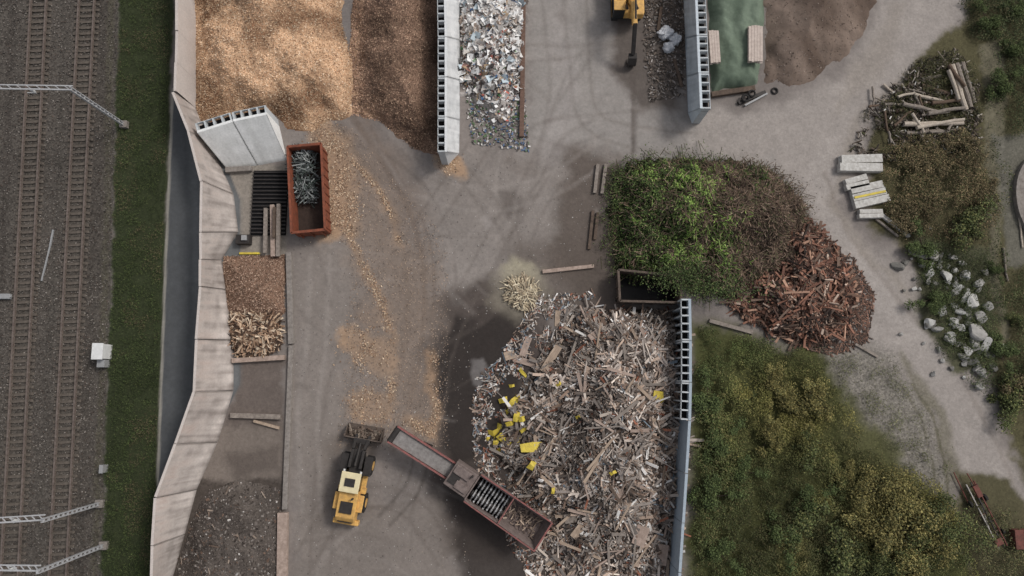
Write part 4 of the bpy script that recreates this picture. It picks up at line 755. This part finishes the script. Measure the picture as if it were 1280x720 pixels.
def load(name,xx,yy,zz,l,par):
    n=len(xx); v,q,cc=sticks(xx,yy,zz,l,U(.04,.12,n),U(.02,.05,n),pick([(150,130,114),(116,100,90),(176,156,136),(92,78,70)],n),.08); o=bpy.data.objects.new(name,mesh(name,v,q,cc,[M_bits])); o.parent=par; link(o); o["kind"]="stuff"
load("hopper_load",U(xh0+.1,xh1-.6,90),U(-.85,.85,90),1.5+.2*R.random(90),U(.2,.9,90),e)
# ---- tarpaulin + boards
pT=[(884,-50),(958,-50),(954,40),(951,70),(947,104),(930,112),(905,110),(890,116),(886,60)]
hT=Heap(pT,1.1,1.5,.16,1.3,7,lambda px,py:1+.08*np.sin(px/3.5+np.sin(py/17)*2)+.05*np.sin(px/9+py/6),ragged=3)
hT.obj("tarpaulin",lambda gx,gy,px,py,z:mixc((84,98,82),(116,130,112),fbm(gx*.8,gy*.4,4,9)),"faded green tarpaulin covering stacked material","tarpaulin",.12,attrmat("tarp_fabric",.8,.1,4,.08,.75,.25),None)
def boards(px,py,l,w,n,rz,mt,lab,z):
    m=MB()
    for k in range(n):
        for lv in range(3): m.box((-w/2+(k+.5)*w/n,random.uniform(-.08,.08),.08+lv*.13),(w/n*.92,l*random.uniform(.95,1),.1))
    for yy in(-l*.3,l*.3): m.box((0,yy,0),(w*1.02,.12,.08))
    o=m.obj("board_stack",[mt],loc=P(px,py,1.2,z),rz=rz); meta(o,lab,"board stack","board stacks on the tarpaulin")
M_pale=mat("pale_pinkish_boards",(202,188,178),.8,.12,3,0,(174,158,148))
boards(892,60,3.4,1.0,4,.02,M_pale,"narrow stack of pale boards on green tarpaulin",1.2); boards(943,57,3.8,1.4,5,-.05,M_pale,"stack of pale boards on green tarpaulin",1.2)
def tyre(px,py,r,z=0,tilt=0):
    me=bpy.data.meshes.new("tyre"); V=[];Fc=[]; n,k=24,8
    for i in range(n):
        for j in range(k):
            a=2*math.pi*i/n;b=2*math.pi*j/k; V.append(((r+r*.33*math.cos(b))*math.cos(a),(r+r*.33*math.cos(b))*math.sin(a),r*.3+r*.3*math.sin(b)))
    for i in range(n):
        for j in range(k): Fc.append([i*k+j,((i+1)%n)*k+j,((i+1)%n)*k+(j+1)%k,i*k+(j+1)%k])
    me.from_pydata(V,[],Fc); me.materials.append(M_blackp); o=bpy.data.objects.new("tyre",me); o.location=P(px,py,0,z); o.rotation_euler=(tilt,0,0); link(o); meta(o,"old black tyre on the ground near tarpaulin","tyre","old tyres")
beam("steel_girder",(922,130),(956,116),.35,.3,M_dsteel,"dark steel girder lying beside tyres","steel girder"); beam("steel_bar",(930,133),(958,118),.18,.2,M_steel,"thin steel bar lying beside the tarpaulin","steel bar",.1)
tyre(930,125,.32,.35); tyre(968,114,.28); tyre(938,119,.3,.35)
# ---- white bags
M_bag=mat("white_woven_fabric",(206,208,212),.7,.14,4)
def bag(px,py,s,lab):
    bm=bmesh.new(); bmesh.ops.create_cube(bm,size=1); bmesh.ops.subdivide_edges(bm,edges=bm.edges[:],cuts=9,use_grid_fill=True)
    for v in bm.verts:
        c=v.co; k=1/max(1e-6,(abs(c.x)**4+abs(c.y)**4+abs(c.z)**4)**.25)*.5; v.co=c*k*(.6+.8*float(fbm(np.array([c.x*4+px]),np.array([c.y*4+c.z*3]),3,3)[0])); 
    me=bpy.data.meshes.new("bulk_bag"); bm.to_mesh(me); bm.free(); me.materials.append(M_bag)
    o=bpy.data.objects.new("bulk_bag",me); o.scale=(s,s*.9,s*.7); o.location=P(px,py,0,s*.3); o.rotation_euler=(0,0,random.random()); link(o); meta(o,lab,"bulk bag","bulk bags"); return o
bag(831,44,1.3,"crumpled white bulk bag on dark ground"); bag(843,52,1.1,"small white bulk bag beside another"); bag(835,61,1.0,"half-empty white bulk bag on dark ground")
x,y,z,px,py=flat_on(1100,[(806,0),(858,0),(856,120),(812,128),(804,60)]); n=1100; stuff("bay_litter",sticks(x,y,.06+U(0,.08,n),U(.06,.4,n),U(.04,.13,n),U(.03,.08,n),pick([(120,107,96),(92,83,76),(74,67,62),(156,148,142)],n),.2),"dark litter and wood bits beside excavator","litter")
beam("timber_beam",(826,10),(822,40),.3,.3,M_woodd,"dark timber beside the white bags","timber beam"); beam("timber_beam",(842,75),(852,110),.3,.25,M_woodd,"dark timber on the littered ground","timber beam")
# ---- precast elements
def slab(p0,p1,w,h,mt,lab,n=3,z=0,stripe=False):
    a=P(*p0);b=P(*p1);c=(a+b)/2; m=MB(); L_=(b-a).length
    for k in range(n): m.box((random.uniform(-.12,.12),-w/2+(k+.5)*w/n,z+h/2-.06*(k%2)),(L_*(1-.04*k),w/n*.93,h),rz=random.uniform(-.03,.03))
    if stripe: m.box((0,-w*.02,z+h+.004),(L_*.9,.22,.02),m=1)
    m.box((0,0,z+h*.25),(L_*.96,w*.9,h*.4))
    o=m.obj("precast_concrete_slab",[mt,M_yel],loc=c,rz=math.atan2((b-a).y,(b-a).x),bev=.03); meta(o,lab,"concrete slab","precast slabs beside the road")
MC=mat("white_precast",(204,202,197),.8,.14,3,0,(160,155,148))
slab((1046,206),(1099,206),1.75,.7,MC,"white precast concrete slabs stacked by the road",2)
slab((1054,233),(1082,226),1.2,.6,MC,"short white precast slab by the road",2); slab((1062,249),(1105,240),2.2,.6,MC,"precast slabs with a yellow stripe",3,0,True)
slab((1071,269),(1101,268),.9,.6,MC,"small white precast block",2)
beam("concrete_post",(1099,268),(1136,296),.36,.3,MC,"thin white concrete post lying on gravel","concrete post"); beam("timber_post",(1094,274),(1122,296),.2,.2,M_woodg,"grey post lying on gravel","post")
m=MB(); c=P(1306,250); n=48; V=[];Fc=[]
for i in range(n):
    a=2*math.pi*i/n
    for (r,z_) in((3.1,0),(3.1,.5),(2.8,.5),(2.8,.1)): V.append((r*math.cos(a),r*math.sin(a)*1.5,z_))
for i in range(n):
    for j in range(3): Fc.append([i*4+j,((i+1)%n)*4+j,((i+1)%n)*4+j+1,i*4+j+1])
Fc.append([i*4+3 for i in range(n)]); m.add(V,Fc); o=m.obj("round_concrete_basin",[M_kerb],loc=c); meta(o,"round pale concrete basin rim beside bank","concrete basin")
M_rr=mat("old_rusty_red_paint",(118,70,62),.8,.25,3,0,(84,58,50)); M_pw=mat("weathered_white_paint",(178,172,166),.8,.2,3)
a=P(1207,602); b=P(1248,682); d=b-a; e=empty("tipper_trailer_frame",a,math.atan2(d.y,d.x)); meta(e,"old red and white farm implement frame in weeds","farm implement"); L_=d.length
for sy,mt in((-.4,M_pw),(.05,M_dsteel),(.4,M_rr)):
    m=MB(); m.beam((0,sy,.6),(L_,sy,.6),.09,.12); m.obj("frame_rail",[mt],par=e)
for k in range(7):
    m=MB(); m.beam((.4+k*L_/7.2,-.6,.53),(.4+k*L_/7.2,.6,.53),.08,.08); m.obj("cross_member",[M_edge if k%2 else M_dsteel],par=e)
m=MB(); m.box((.9,.2,.72),(1.1,.5,.2)); m.beam((-.8,.2,.5),(.3,.2,.7),.1,.1); m.obj("drawbar_head",[M_rr],par=e,bev=.03)
m=MB(); m.box((L_-.6,-.2,.7),(.6,.7,.2)); m.obj("rear_hitch",[M_rr],par=e,bev=.03)
for xx in(1.8,L_-1.2):
    for sy in(-.75,.75):
        m=MB(); m.cyl((xx,sy-.1,.32),(xx,sy+.1,.32),.32,18); m.obj("wheel",[M_blackp],par=e)
m=MB(); m.box((0,0,.4),(1.8,1.6,.8)); m.box((0,0,.83),(1.9,1.7,.06)); m.box((0,0,.9),(.2,1.5,.08),m=1); o=m.obj("red_metal_crate",[M_rr,M_dsteel],loc=P(1274,672),bev=.04); meta(o,"faded red metal crate standing in weeds","metal crate")
beam("steel_bar",(1190,590),(1208,628),.09,.1,M_rr,"thin red steel bar in weeds","steel bar",.2); beam("steel_bar",(1218,612),(1234,660),.1,.1,M_pw,"thin white bar beside farm implement","steel bar",.2)
# ---- light, world, camera
w=bpy.data.worlds.new("World"); bpy.context.scene.world=w; w.use_nodes=True; N=w.node_tree.nodes; sky=N.new('ShaderNodeTexSky'); sky.sky_type='NISHITA'; sky.sun_disc=False
el=math.radians(48); az=math.radians(60); sky.sun_elevation=el; sky.sun_rotation=az; sky.air_density=1.0; sky.dust_density=4.0; sky.ozone_density=1
hs=N.new('ShaderNodeHueSaturation'); hs.inputs['Saturation'].default_value=0.35; w.node_tree.links.new(sky.outputs[0],hs.inputs['Color'])
w.node_tree.links.new(hs.outputs[0],N['Background'].inputs[0]); N['Background'].inputs[1].default_value=0.115
sd=bpy.data.lights.new("sun",'SUN'); sd.energy=1.4; sd.angle=math.radians(12); sd.color=(1,.97,.93); so=bpy.data.objects.new("sun",sd); link(so)
dr=Vector((math.sin(az)*math.cos(el),math.cos(az)*math.cos(el),math.sin(el))); so.rotation_euler=dr.to_track_quat('Z','Y').to_euler()
cd=bpy.data.cameras.new("camera"); cd.sensor_width=36; cd.lens=24; cd.clip_end=2000; co=bpy.data.objects.new("camera",cd); co.location=(0,0,H); co.rotation_euler=(T,0,0); link(co); bpy.context.scene.camera=co
bpy.context.scene.view_settings.view_transform='Standard'; bpy.context.scene.view_settings.look='None'; bpy.context.scene.view_settings.exposure=0
